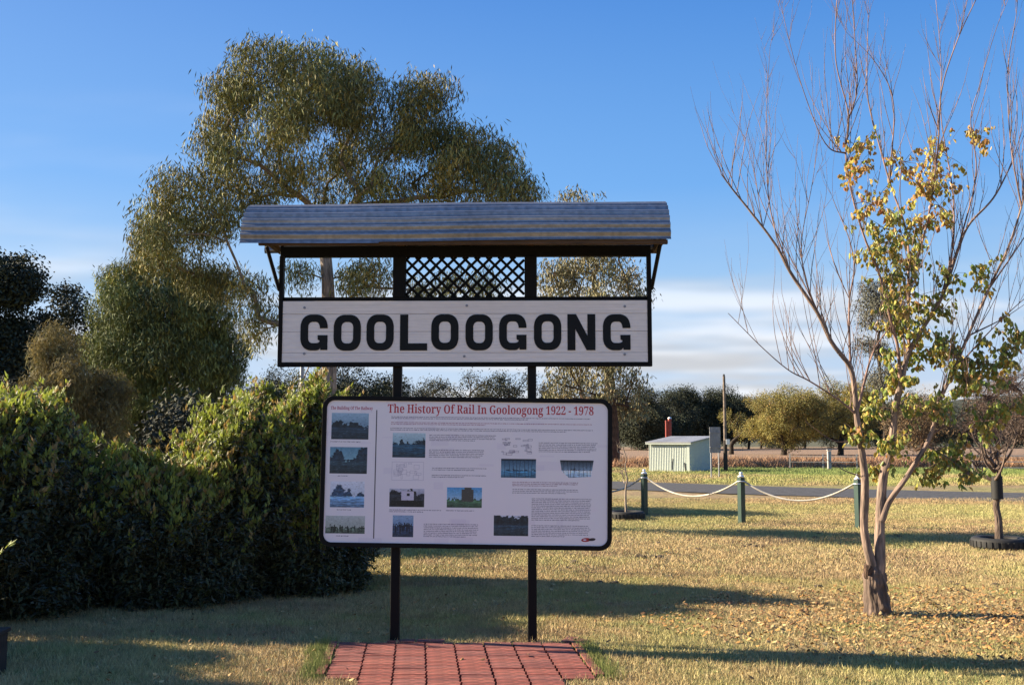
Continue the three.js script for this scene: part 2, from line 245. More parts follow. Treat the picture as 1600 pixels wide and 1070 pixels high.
// ---------------------------------------------------------------- the station name sign
{
  const S = thing('station_sign', 'roofed black sign with white GOOLOOGONG board above a lilac history panel', 'sign', [-0.41, 0, -8.85], -0.018);
  for (const x of [-0.582, 0.582]) {
    part('post', box(0.076, 3.32, 0.076, 0.006), M.black, S, x, 1.65, 0);
    part('upper_post', box(0.108, 0.358, 0.1, 0.004), M.blackWood, S, x * 0.985, 3.117, 0);
  }
  part('top_beam', box(3.24, 0.092, 0.07, 0.004), M.blackWood, S, 0, 3.344, 0);
  part('middle_rail', box(3.16, 0.036, 0.062, 0.003), M.blackWood, S, 0, 2.922, 0.012);
  part('bottom_rail', box(3.16, 0.036, 0.062, 0.003), M.blackWood, S, 0, 2.351, 0.042);
  for (const s of [-1, 1]) {
    part('side_stile', box(0.036, 0.965, 0.066, 0.003), M.blackWood, S, s * 1.598, 2.8155, 0.04);
    part('brace', tube([V(s * 1.618, 3.0, 0.05), V(s * 1.66, 3.33, 0.34)], [0.018, 0.018], 4), M.black, S);
  }
  // roof: two curved corrugated sheets
  const roof = new THREE.Group(); roof.name = 'roof'; S.add(roof);
  const sheet = (x0, x1, lift, a0, a1, skew) => {
    const R = 0.405, N = 150, pos = [], uv = [], idx = [], nx = 14, ring = [];
    for (let i = 0; i <= N; i++) { const t = lerp(a0, a1, i / N), s = R * t, o = R + lift + 0.0105 * Math.cos(s / 0.076 * 2 * Math.PI); ring.push([Math.cos(t), Math.sin(t), o, s]); }
    for (const th of [0, -0.0015]) for (let k = 0; k <= nx; k++) for (const [c, s, o, l] of ring) {
      const x = lerp(x0, x1, k / nx), sag = 0.004 * Math.sin(x * 2.1 + l * 3) + skew * (k / nx);
      pos.push(x, 3.345 + s * (o + th) + sag, c * (o + th)); uv.push(x / 1.8 + 0.3, l / 0.7);
    }
    const per = (nx + 1) * (N + 1);
    for (let f = 0; f < 2; f++) for (let k = 0; k < nx; k++) for (let i = 0; i < N; i++) { const a = f * per + k * (N + 1) + i, b = a + N + 1; f ? idx.push(a, a + 1, b, a + 1, b + 1, b) : idx.push(a, b, a + 1, a + 1, b, b + 1); }
    for (const k of [0, nx]) for (let i = 0; i < N; i++) { const a = k * (N + 1) + i, b = a + per; idx.push(a, a + 1, b, a + 1, b + 1, b); }
    for (const i of [0, N]) for (let k = 0; k < nx; k++) { const a = k * (N + 1) + i, b = a + N + 1, c = a + per, d = b + per; idx.push(a, b, c, b, d, c); }
    const g = new THREE.BufferGeometry(); g.setAttribute('position', new THREE.Float32BufferAttribute(pos, 3)); g.setAttribute('uv', new THREE.Float32BufferAttribute(uv, 2)); g.setIndex(idx); g.computeVertexNormals(); return g;
  };
  part('roof_sheet', sheet(-1.872, -0.70, 0.000, 0.0, 2.98, 0.004), M.zinc, roof);
  part('roof_sheet', sheet(-0.735, 1.745, 0.004, 0.03, 3.0, 0.014), M.zinc, roof);
  part('front_batten', box(3.44, 0.035, 0.04, 0.003), M.timber, roof, 0, 3.352, 0.372);
  part('back_batten', box(3.44, 0.035, 0.04, 0.003), M.timber, roof, 0, 3.41, -0.365);
  for (const x of [-1.70, -0.575, 0.0, 0.575, 1.70]) {
    part('rafter', box(0.045, 0.04, 0.70, 0.003), x === 0 ? M.black : M.timber, roof, x, 3.4095, 0.005);
    const arc = []; for (let i = 0; i <= 10; i++) { const a = lerp(0.2, 2.94, i / 10); arc.push(V(x, 3.345 + Math.sin(a) * 0.375, Math.cos(a) * 0.375)); }
    part('roof_rib', tube(arc, arc.map(() => 0.014), 5, 2), M.black, roof);
  }
  // name board: painted planks and raised black letters
  const nb = new THREE.Group(); nb.name = 'name_board'; S.add(nb);
  rnd = mulberry(5);
  const plank = (y0, y1) => { const g = box(3.158, y1 - y0 - 0.0022, 0.03, 0.002); const uv = g.attributes.uv, p = g.attributes.position, o = rnd(); for (let i = 0; i < p.count; i++) uv.setXY(i, p.getX(i) / 2.2 + o, p.getY(i) / 0.55 + o * 3); const m = part('plank', g, M.board, nb, 0, (y0 + y1) / 2, 0.05 + rr(-0.0015, 0.0015)); m.rotation.z = rr(-0.0006, 0.0006); };
  plank(2.369, 2.452); plank(2.452, 2.636); plank(2.636, 2.79); plank(2.79, 2.904);
  const LH = 0.312, LW = 0.236, T = 0.067, LY = 2.472, LZ = 0.0665;
  const rrect = (P, x0, y0, x1, y1, r, ccw = true) => { // rounded like painted railway letters
    P.moveTo(x0 + r, y0);
    if (ccw) { P.lineTo(x1 - r, y0); P.quadraticCurveTo(x1 - 0.1 * r, y0 + 0.1 * r, x1, y0 + r * 1.15); P.lineTo(x1, y1 - r * 1.15); P.quadraticCurveTo(x1 - 0.1 * r, y1 - 0.1 * r, x1 - r, y1); P.lineTo(x0 + r, y1); P.quadraticCurveTo(x0 + 0.1 * r, y1 - 0.1 * r, x0, y1 - r * 1.15); P.lineTo(x0, y0 + r * 1.15); P.quadraticCurveTo(x0 + 0.1 * r, y0 + 0.1 * r, x0 + r, y0); }
    return P;
  };
  const shapeO = () => { const s = rrect(new THREE.Shape(), 0, 0, LW, LH, 0.088); s.holes.push(rrect(new THREE.Path(), T, T * 0.95, LW - T, LH - T * 0.95, 0.038)); return s; };
  const shapeG = () => {
    const s = new THREE.Shape(), r = 0.088, w = LW;
    s.moveTo(w, LH * 0.615); s.lineTo(w, LH - r * 1.15); s.quadraticCurveTo(w - 0.1 * r, LH - 0.1 * r, w - r, LH); s.lineTo(r, LH); s.quadraticCurveTo(0.1 * r, LH - 0.1 * r, 0, LH - r * 1.15); s.lineTo(0, r * 1.15); s.quadraticCurveTo(0.1 * r, 0.1 * r, r, 0);
    s.lineTo(w - r * 1.12, 0); s.quadraticCurveTo(w - r * 0.8, 0.002, w - T * 0.92, 0.026); s.lineTo(w - T * 0.9, 0.004); s.lineTo(w, 0.004); s.lineTo(w, LH * 0.425); s.lineTo(w - T * 1.28, LH * 0.425); s.lineTo(w - T * 1.28, LH * 0.30); s.lineTo(w - T * 1.0, LH * 0.27);
    s.quadraticCurveTo(w - T * 1.05, T * 0.95, w - T - 0.04, T * 0.95); s.lineTo(T + 0.036, T * 0.95); s.quadraticCurveTo(T + 0.004, T * 0.98, T, T * 0.95 + 0.042); s.lineTo(T, LH - T * 0.95 - 0.042); s.quadraticCurveTo(T + 0.004, LH - T * 0.95 - 0.004, T + 0.036, LH - T * 0.95); s.lineTo(w - T - 0.036, LH - T * 0.95); s.quadraticCurveTo(w - T - 0.004, LH - T * 0.98, w - T, LH * 0.615); s.closePath(); return s;
  };
  const poly = (...p) => { const s = new THREE.Shape(); p.forEach(([x, y], i) => (i ? s.lineTo(x, y) : s.moveTo(x, y))); s.closePath(); return s; };
  const shapeL = () => poly([0, 0], [LW, 0], [LW, 0.062], [0.07, 0.062], [0.07, LH], [0, LH]);
  const shapeN = () => poly([0, 0], [0.068, 0], [0.068, 0.185], [0.165, 0], [LW + 0.004, 0], [LW + 0.004, LH], [LW - 0.064, LH], [LW - 0.064, 0.125], [0.075, LH], [0, LH]);
  const glyph = {}; for (const [k, f] of [['G', shapeG], ['O', shapeO], ['L', shapeL], ['N', shapeN]]) { glyph[k] = new THREE.ExtrudeGeometry(f(), { depth: 0.0025, bevelEnabled: false, curveSegments: 10 }); }
  const left = [470.8, 522.6, 573.7, 625.8, 674.3, 727.4, 779.5, 833.4, 885.2, 940];
  [...'GOOLOOGONG'].forEach((ch, i) => part('letter', glyph[ch], M.letter, nb, -1.421 + (left[i] - 470.8) * 0.005575, LY + rr(-0.002, 0.002), LZ));
  for (const [x, y] of [[-1.39, 2.845], [-1.385, 2.445], [1.385, 2.85], [1.38, 2.435], [0.02, 2.86], [0.0, 2.42]]) { const b = part('bolt', new THREE.CylinderGeometry(0.011, 0.012, 0.008, 10), M.bolt, nb, x, y, 0.0685); b.rotation.x = Math.PI / 2; }
  // lattice between the upper posts
  const lat = new THREE.Group(); lat.name = 'lattice'; S.add(lat);
  const X0 = -0.517, X1 = 0.517, Y0 = 2.941, Y1 = 3.297, pitch = 0.1035;
  for (const s of [-1, 1]) for (let c = X0 - 0.36; c < X1 + 0.36; c += pitch) {
    // the line x = c + s * (y - mid), cut to the opening
    const mid = (Y0 + Y1) / 2; let ya = Y0, yb = Y1; const cut = (xx) => mid + s * (xx - c);
    const lo = Math.min(cut(X0), cut(X1)), hi = Math.max(cut(X0), cut(X1)); ya = Math.max(ya, lo); yb = Math.min(yb, hi); if (yb - ya < 0.02) continue;
    const xm = c + s * ((ya + yb) / 2 - mid), m = part('slat', box((yb - ya) * Math.SQRT2, 0.0235, 0.008, 0.001), M.blackWood, lat, xm, (ya + yb) / 2, s > 0 ? 0.0045 : -0.0045); m.rotation.z = s > 0 ? Math.PI / 4 : -Math.PI / 4;
  }
  // information panel, hung a touch out of level
  const ip = new THREE.Group(); ip.name = 'information_panel'; ip.position.set(0.02, 1.428, 0.058); ip.rotation.z = -0.0125; S.add(ip);
  const PW = 2.478, PH = 1.272;
  const round = (w, h, r) => { const s = new THREE.Shape(); s.moveTo(-w / 2 + r, -h / 2); s.lineTo(w / 2 - r, -h / 2); s.absarc(w / 2 - r, -h / 2 + r, r, -Math.PI / 2, 0); s.lineTo(w / 2, h / 2 - r); s.absarc(w / 2 - r, h / 2 - r, r, 0, Math.PI / 2); s.lineTo(-w / 2 + r, h / 2); s.absarc(-w / 2 + r, h / 2 - r, r, Math.PI / 2, Math.PI); s.lineTo(-w / 2, -h / 2 + r); s.absarc(-w / 2 + r, -h / 2 + r, r, Math.PI, 1.5 * Math.PI); return s; };
  const fr = round(PW, PH, 0.10); fr.holes.push(round(PW - 0.064, PH - 0.064, 0.072));
  part('panel_frame', new THREE.ExtrudeGeometry(fr, { depth: 0.034, bevelEnabled: true, bevelSize: 0.003, bevelThickness: 0.003, bevelSegments: 2, curveSegments: 8 }), M.black, ip, 0, 0, -0.012);
  part('panel_back', new THREE.ExtrudeGeometry(round(PW - 0.03, PH - 0.03, 0.085), { depth: 0.008, bevelEnabled: false }), M.galv, ip, 0, 0, -0.014);
  const fg = new THREE.ShapeGeometry(round(PW - 0.06, PH - 0.06, 0.074), 8); { const p = fg.attributes.position, u = fg.attributes.uv; for (let i = 0; i < p.count; i++) u.setXY(i, p.getX(i) / PW + 0.5, p.getY(i) / PH + 0.5); }
  // the print, laid out on a 450 x 232 grid
  const cv = document.createElement('canvas'); cv.width = 2048; cv.height = 1056; const g = cv.getContext('2d'); g.scale(2048 / 450, 1056 / 232);
  g.fillStyle = '#efebea'; g.fillRect(0, 0, 450, 232);
  rnd = mulberry(77);
  for (let i = 0; i < 60; i++) { g.fillStyle = `rgba(${rnd() < 0.5 ? '190,180,200' : '236,230,242'},0.12)`; g.fillRect(rr(0, 450), rr(0, 232), rr(4, 40), rr(2, 14)); }
  const text = (s, x, y, size, color, w, weight = 'bold') => { g.font = `${weight} ${size}px serif`; g.fillStyle = color; g.textBaseline = 'middle'; const k = w / g.measureText(s).width; g.save(); g.translate(x, y); g.scale(k, 1); g.fillText(s, 0, 0); g.restore(); };
  text('The History Of Rail In Gooloogong 1922 - 1978', 101, 18.8, 18.5, '#b3141f', 321);
  text('The Building Of The Railway', 12, 18.6, 6.6, '#a02a44', 66);
  g.fillStyle = '#2a2834'; g.fillRect(83.4, 21, 1.5, 198);
  const lines = (x0, y0, x1, y1, step = 2.7, col = '52,46,66') => { for (let y = y0; y < y1; y += step) { let x = x0; const end = y + step >= y1 ? lerp(x0, x1, rr(0.45, 0.9)) : x1 - rr(0, 5); while (x < end) { const w = Math.min(rr(1.6, 6.5), end - x); for (let k = 0; k < w; k += 0.72) { g.fillStyle = `rgba(${col},${rr(0.5, 1)})`; g.fillRect(x + k, y + rr(0, 0.35), 0.5, rr(0.75, 1.35)); } x += w + 1.0; } } };
  lines(107, 30.2, 421, 35, 2.4); lines(107, 39, 421, 43.5, 2.5, '120,36,58'); lines(106, 48, 421, 53, 2.6); 
  const pic = (x0, y0, x1, y1, sky0, sky1, land, dark, hz, kind) => {
    const w = x1 - x0, h = y1 - y0; g.save(); g.beginPath(); g.rect(x0, y0, w, h); g.clip();
    const gr = g.createLinearGradient(0, y0, 0, y0 + h * hz); gr.addColorStop(0, sky0); gr.addColorStop(1, sky1); g.fillStyle = gr; g.fillRect(x0, y0, w, h);
    const hex = (c) => [1, 3, 5].map((i) => parseInt(c.slice(i, i + 2), 16)), A = hex(sky0), Bq = hex(sky1), Lq = hex(land), Dq = hex(dark), treed = kind === 'trees' || kind === 'engine', amp = treed ? rr(0.25, 0.6) : 0.05, fq = rr(0.03, 0.09);
    for (let yy = 0; yy < h; yy += 0.45) for (let xx = 0; xx < w; xx += 0.45) {
      const ny = yy / h, n = fbm(xx * 0.35 + x0, yy * 0.45 + y0, 8, 3), edge = hz - amp * Math.max(0, fbm(xx * fq + x0 * 3.1, y0, 5, 3) - 0.4) * 2.2 + 0.30 * (n - 0.5); let c;
      if (ny < edge) { const t = clamp(ny / hz); c = A.map((v, i) => lerp(v, Bq[i], t) * (0.92 + 0.16 * n)); } else if (ny < hz + 0.05 * n) c = Dq.map((v) => v * (0.5 + 1.6 * n)); else { const t = clamp((ny - hz) / (1 - hz)); c = Lq.map((v, i) => lerp(v * 1.9, v, t) * (0.4 + 1.2 * fbm(xx * 0.14 + x0, yy * 0.9 + y0, 18, 4))); }
      g.fillStyle = `rgb(${c.map((v) => Math.round(clamp(v, 0, 255))).join(',')})`; g.fillRect(x0 + xx, y0 + yy, 0.5, 0.5);
    }
    g.fillStyle = dark;
    if (kind === 'men') for (let i = 0; i < 26; i++) { g.globalAlpha = 0.85; const tx = x0 + rr(0.02, 0.98) * w, ty = y0 + h * rr(hz - 0.16, hz + 0.1); g.fillRect(tx, ty, rr(0.8, 1.8), h * rr(0.2, 0.34)); g.beginPath(); g.arc(tx + 0.7, ty - 0.5, 0.8, 0, 6.3); g.fill(); }
    if (kind === 'engine') { g.globalAlpha = 1; g.fillStyle = '#cfcbd8'; g.fillRect(x0 + w * 0.34, y0 + h * 0.14, w * 0.36, h * 0.50); g.fillStyle = dark; g.fillRect(x0 + w * 0.5, y0 + h * 0.26, w * 0.08, h * 0.14); g.fillRect(x0 + w * 0.05, y0 + h * 0.66, w * 0.9, h * 0.34); }
    if (kind === 'silo') { g.globalAlpha = 1; g.fillStyle = '#4a4a44'; g.fillRect(x0 + w * 0.42, y0 + h * 0.1, w * 0.34, h * 0.6); g.fillRect(x0 + w * 0.5, y0, w * 0.2, h * 0.2); }
    if (kind === 'bridge') { g.globalAlpha = 1; g.fillRect(x0, y0, w, h * 0.1); g.strokeStyle = dark; g.lineWidth = 0.6; for (let i = 0; i < 9; i++) { g.beginPath(); g.moveTo(x0 + w * i / 9, y0 + h * 0.1); g.lineTo(x0 + w * (i + rr(-0.5, 0.5)) / 9, y1); g.stroke(); } }
    g.globalAlpha = 0.16; for (let i = 0; i < 260; i++) { g.fillStyle = rnd() < 0.6 ? '#000' : '#fff'; g.fillRect(x0 + rnd() * w, y0 + rnd() * h, rr(0.3, 2.2), rr(0.3, 1)); }
    g.restore();
  };
  pic(14, 26, 72, 67, '#9fc2d4', '#6f93a8', '#16242e', '#0d1a22', 0.52, 'trees'); lines(13, 70, 71, 71.5);
  pic(13, 79, 71, 120, '#5f93aa', '#7fb0bd', '#17262d', '#142430', 0.5, 'trees'); lines(26, 123, 56, 124.5);
  pic(15, 132, 68, 172, '#e6edf4', '#c3d3e0', '#4c6c86', '#1d3348', 0.55, 'trees'); lines(26, 175, 55, 176.5);
  pic(9, 185, 70, 212, '#bcc6c0', '#a6b2a6', '#3c4a40', '#1d2822', 0.68, 'men'); lines(26, 215, 55, 216.5);
  pic(110, 56, 161, 94, '#bcd9de', '#8fb6c2', '#15303f', '#0b1c26', 0.44, 'trees'); lines(167, 58, 271, 68); lines(167, 81, 256, 94);
  g.globalAlpha = 0.4; g.strokeStyle = '#77738c'; g.lineWidth = 0.5; g.strokeRect(110, 101, 49, 28); for (let i = 0; i < 22; i++) { g.strokeRect(rr(111, 150), rr(102, 122), rr(2, 9), rr(2, 7)); } g.globalAlpha = 1;
  lines(172, 109, 258, 114); lines(172, 120, 258, 125);
  pic(107, 142, 161, 170, '#c9ccd8', '#9aa0b0', '#14181f', '#0c0f16', 0.3, 'engine'); lines(107, 174, 190, 179);
  pic(196, 139, 250, 170, '#4f9fd6', '#9cc6dc', '#2c4630', '#1c3020', 0.6, 'silo'); lines(195, 174, 270, 175.5);
  pic(113, 183, 145, 216, '#8fb0cc', '#6f93b4', '#1c2c40', '#0e1a2a', 0.5, 'men'); lines(161, 195, 245, 215);
  g.globalAlpha = 0.6; g.strokeStyle = '#5d5a70'; g.lineWidth = 0.6; for (let i = 0; i < 26; i++) { const x = rr(279, 322), y = rr(62, 86); g.strokeRect(x, y, rr(2, 10), rr(0.6, 4)); } g.globalAlpha = 1; lines(281, 68, 298, 72, 2); 
  lines(337, 68, 429, 84); pic(279, 94, 333, 123, '#2b4d68', '#6f9fb8', '#2a5268', '#12283a', 0.62, 'bridge'); 
  g.save(); g.beginPath(); g.moveTo(370, 95); g.lineTo(422, 95); g.lineTo(418, 120); g.lineTo(384, 122); g.lineTo(373, 112); g.closePath(); g.clip(); pic(370, 95, 423, 122, '#24323e', '#7d9cb2', '#8aa6ba', '#15202a', 0.55, 'bridge'); g.restore();
  lines(297, 129, 402, 136, 2.6, '96,40,60'); lines(297, 140, 402, 146); lines(327, 154, 420, 187); lines(327, 195, 418, 212);
  pic(269, 181, 322, 212, '#ccd6e2', '#aebccd', '#14242e', '#0c1820', 0.45, 'trees');
  g.fillStyle = '#a8242c'; g.beginPath(); g.ellipse(411, 216.5, 7.5, 3, -0.1, 0, 6.3); g.fill(); g.fillStyle = '#2a2028'; g.beginPath(); g.ellipse(420, 215.8, 5.5, 2.2, -0.1, 0, 6.3); g.fill(); g.fillStyle = '#d8cfe0'; g.beginPath(); g.ellipse(409, 216.5, 2.6, 1.2, 0, 0, 6.3); g.fill();
  const ct = new THREE.CanvasTexture(cv); ct.colorSpace = THREE.SRGBColorSpace; ct.anisotropy = 8;
  part('printed_face', fg, new THREE.MeshStandardMaterial({ map: ct, roughness: 0.42, color: new THREE.Color().setRGB(0.92, 0.90, 0.95) }), ip, 0, 0, 0.012);
}

// ---------------------------------------------------------------- plants: tools
function leafShape(L, W, fold = 0.25) { // a pointed leaf from its stalk at 0 to its tip at -L, in two folded halves
  const p = [0, 0, 0, W / 2, -L * 0.42, fold * W * 0.5, 0, -L, 0, -W / 2, -L * 0.42, fold * W * 0.5];
  const g = new THREE.BufferGeometry(); g.setAttribute('position', new THREE.Float32BufferAttribute(p, 3)); g.setAttribute('uv', new THREE.Float32BufferAttribute([0.5, 0, 1, 0.5, 0.5, 1, 0, 0.5], 2)); g.setIndex([0, 1, 2, 0, 2, 3]); return g;
}
function spray(n, L, W, reach, droop, seed) { // a spray of n leaves round a point
  const r = mulberry(seed), out = [];
  for (let i = 0; i < n; i++) {
    const g = leafShape(L * (0.7 + 0.6 * r()), W * (0.75 + 0.5 * r()));
    const tilt = (r() * 2 - 1) * (1 - droop) * 2.6 + (r() - 0.5) * 0.7;
    g.applyMatrix4(M4.compose(V((r() - 0.5) * 2 * reach, (r() - 0.5) * 2 * reach * (0.7 + droop * 0.5), (r() - 0.5) * 2 * reach), Q.setFromEuler(EU.set(tilt, r() * 6.28, (r() - 0.5) * (1.6 - droop), 'YXZ')), V(1, 1, 1)));
    out.push(g);
  }
  const m = mergeGeometries(out).toNonIndexed(); m.computeVertexNormals(); return m;
}
const SPRAY = { shoot: spray(4, 0.07, 0.026, 0.02, 0.75, 15).rotateX(Math.PI), gum: spray(17, 0.105, 0.0185, 0.17, 0.5, 3), fine: spray(22, 0.12, 0.02, 0.15, 0.35, 4), hedge: spray(10, 0.066, 0.03, 0.085, 0.15, 5), broad: spray(12, 0.10, 0.055, 0.18, 0.2, 6), far: spray(16, 0.26, 0.11, 0.5, 0.3, 8), farGum: spray(16, 0.26, 0.075, 0.45, 0.7, 9) };

// A tree from clumps of foliage: limbs grow from the trunk to each clump, thickness follows what they carry.
function clumpTree(T, o) {
  rnd = mulberry(o.seed);
  const N = []; const add = (p, parent) => { N.push({ p, parent, len: parent < 0 ? 0 : N[parent].len + p.distanceTo(N[parent].p), kids: [], r: 0 }); if (parent >= 0) N[parent].kids.push(N.length - 1); return N.length - 1; };
  let last = -1; o.trunk.forEach((a) => { last = add(V(...a), last); });
  const nTrunk = N.length, list = [...o.clumps].sort((a, b) => (a[0] ** 2 + (a[1] - o.fork) ** 2 + a[2] ** 2) - (b[0] ** 2 + (b[1] - o.fork) ** 2 + b[2] ** 2));
  const leaves = [];
  for (const [cx, cy, cz, cr] of list) {
    const c = V(cx, cy, cz); let best = -1, bd = 1e9;
    N.forEach((n, i) => { if (n.twig || n.p.y < o.fork * 0.8) return; const d = c.distanceTo(n.p) + 0.22 * n.len + Math.max(0, n.p.y - cy) * (o.weep ? 0.3 : 1.2); if (d < bd) { bd = d; best = i; } });
    if (best < 0) best = nTrunk - 1;
    const s = N[best].p.clone(), L = s.distanceTo(c), k = Math.max(2, Math.round(L / o.step)); let at = best;
    for (let i = 1; i <= k; i++) { const t = i / k, p = s.clone().lerp(c, t); p.y += Math.sin(t * Math.PI) * L * (o.bow ?? 0.06); const j = i < k ? L * 0.05 : 0; p.add(V(rr(-j, j), rr(-j, j), rr(-j, j))); at = add(p, at); }
    const tw = o.twigs ?? 9;
    for (let i = 0; i < tw; i++) { const d = V(rr(-1, 1), rr(-0.8, 1), rr(-1, 1)).normalize().multiplyScalar(cr * rr(0.6, 1.05)), from = at, mid = c.clone().addScaledVector(d, 0.5); mid.y += cr * 0.12; const a = add(mid, from); N[a].twig = 1; const b = add(c.clone().add(d), a); N[b].twig = 1; }
    const cnt = Math.round(o.density * cr * cr), tint = rr(0.82, 1.18), warm = rnd();
    for (let i = 0; i < cnt; i++) {
      const d = V(rr(-1, 1), rr(-1, 1), rr(-1, 1)); if (d.lengthSq() > 1) { i--; continue; } const q = d.length(); d.multiplyScalar((q > 0 ? Math.pow(q, 0.55) / q : 1) * cr * (o.swell ?? 1) * rr(0.85, 1.15) * (0.55 + 0.95 * fbm(d.x / (q + 1e-6) * 1.6 + cx * 3 + 20, d.y / (q + 1e-6) * 1.6 + d.z / (q + 1e-6) * 1.1 + cy * 3 + 20, o.seed, 2))); d.y *= o.flat ?? 0.85;
      const v = rr(...(o.vary ?? [0.65, 1.35])) * tint, col = o.colors[Math.floor(Math.pow(rnd(), o.mixPow ?? 1.2) * o.colors.length * (0.6 + 0.4 * warm)) % o.colors.length];
      const sc = o.scale * rr(0.75, 1.3);
      leaves.push([cx + d.x, cy + d.y, cz + d.z, rr(-0.35, 0.35), rr(0, 6.28), rr(-0.35, 0.35), sc, sc, sc, col[0] * v, col[1] * v, col[2] * v]);
    }
  }
  for (let i = N.length - 1; i >= 0; i--) { const n = N[i]; n.r = n.kids.length ? Math.max(o.tip, Math.pow(n.kids.reduce((t, k) => t + Math.pow(N[k].r, o.pipe ?? 2.3), 0), 1 / (o.pipe ?? 2.3))) : o.tip; }
  const k = o.base / N[0].r; N.forEach((n) => { n.r = Math.max(o.tip, n.r * lerp(1, k, clamp(n.r / N[0].r * 2))); });
  const thin = []; const walk = (start, from) => {
    const pts = [], rad = []; if (from >= 0) { pts.push(N[from].p); rad.push(Math.min(N[from].r * 0.9, N[start].r * 1.25)); }
    let i = start; for (;;) { pts.push(N[i].p); rad.push(N[i].r); const ks = N[i].kids; if (!ks.length) break; const main = ks.reduce((a, b) => (N[b].r > N[a].r ? b : a)); for (const q of ks) if (q !== main) walk(q, i); i = main; }
    if (pts.length < 2) return;
    if (from < 0) { rad[0] *= 1.25; part('trunk', tube(pts, rad, 12, 3), o.bark, T); } else if (rad[0] > o.limb) part('branch', tube(pts, rad, 8, 2), o.bark, T); else thin.push(tube(pts, rad, 4, 0, false));
  };
  walk(0, -1);
  if (thin.length) stuffPart(part('twigs', mergeGeometries(thin), o.twigBark ?? o.bark, T));
  copies('crown', o.spray, o.leaf, leaves, T);
  return T;
}
const blob = (n, cx, cy, rx, ry, rz, cr, seed) => { const r = mulberry(seed), out = []; while (out.length < n) { const d = [r() * 2 - 1, r() * 2 - 1, r() * 2 - 1], q = Math.hypot(...d); if (q > 1 || q < 0.25) continue; const f = Math.pow(q, 0.4) / q; out.push([cx + d[0] * f * rx, cy + d[1] * f * ry, d[2] * f * rz, cr * (0.7 + 0.6 * r())]); } return out; };

// ---------------------------------------------------------------- the big gum behind the sign, and its neighbours
const GUM = [[0.185, 0.18, 0.050], [0.14, 0.155, 0.046], [0.25, 0.215, 0.06], [0.12, 0.14, 0.052], [0.34, 0.26, 0.07]];
const gumClumps = [[-0.72,9.62,0,0.7],[-1.47,9.55,0.5,0.65],[0.02,9.55,-0.5,0.65],[-2.13,9.07,0.3,0.57],[0.57,9.14,0.4,0.54],[-1.11,8.93,-1,0.61],[-0.3,8.72,1,0.67],[-2.29,8.37,0,0.48],[-2.3,7.75,0.6,0.46],[-2.49,7.28,-0.6,0.51],[-1.82,7.48,1,0.43],[-1.61,6.87,0,0.51],[-3.08,7,0.4,0.51],[-3.6,6.53,0,0.56],[-3.92,5.98,-0.5,0.45],[-3.31,5.92,0.8,0.51],[-2.79,6.32,-0.4,0.53],[-2.19,6.32,0.6,0.48],[-3.7,5.51,0,0.33],[-2.9,5.31,-0.5,0.53],[-2.29,5.11,-0.6,0.45],[-1.41,4.31,0.3,0.37],[-1.56,4.84,0.3,0.32],[-1.6,3.91,0,0.2],[-0.89,8.03,1.2,0.51],[-0.02,7.96,-1.2,0.54],[-1.3,8.17,-0.5,0.3],[-0.54,7.28,0.6,0.38],[0.51,8.37,0.2,0.54],[1.58,9,0,0.51],[2.12,8.79,0.7,0.49],[1.32,8.44,-0.7,0.54],[1.93,8.17,0.4,0.56],[2.46,8.17,-0.4,0.51],[2.87,7.82,0.5,0.56],[3.41,7.62,-0.3,0.54],[2.67,7.28,0.8,0.51],[3.74,7.07,0,0.51],[3.21,6.87,0.6,0.51],[4.08,6.93,-0.4,0.35],[2.27,6.87,0,0.45],[1.06,7.69,0.5,0.35],[1.6,7.28,-0.5,0.35],[0.6,6.87,0.3,0.29],[1.34,6.73,0.2,0.29],[0.69,4.97,0.2,0.45],[0.96,5.24,0.4,0.32],[0.36,5.24,-0.3,0.27],[-0.57,5.17,0.5,0.32],[2.42,5.0,-0.2,0.30],[3.15,4.9,0.3,0.34],[1.85,4.9,0,0.27],[-0.59,2.98,0,0.24]];
const gumFill = [[0.2, 7.5, 0.3, 0.3], [0.8, 7.2, -0.5, 0.32], [1.1, 6.9, 0.6, 0.3], [-0.3, 6.8, -0.6, 0.34], [-0.95, 6.9, 0.5, 0.34], [-1.2, 7.5, -0.4, 0.36], [0.3, 8.3, 0.9, 0.4], [1.7, 7.7, 0.6, 0.4], [2.2, 7.6, -0.6, 0.38], [-1.75, 8.6, 0.6, 0.45], [-0.1, 8.9, -0.8, 0.5]];
clumpTree(thing('gum_tree', 'tall spreading gum tree with pale trunk rising behind the roofed sign', 'tree', [-3.743, 0, -21]), { seed: 11, trunk: [[0.06, -0.1, 0], [0.03, 1.2, 0], [0.0, 2.6, 0.05], [-0.03, 3.9, 0], [-0.08, 5, 0], [-0.12, 5.8, 0.03]], fork: 3.6, clumps: [...gumClumps.map((c) => [c[0], c[1] - 0.12, c[2], c[3]]), ...gumFill], step: 0.45, density: 440, swell: 0.95, vary: [0.4, 1.7], scale: 1.2, spray: SPRAY.gum, leaf: M.leafGum, colors: GUM, bark: M.barkGum, tip: 0.005, base: 0.155, limb: 0.03, bow: 0.05 });
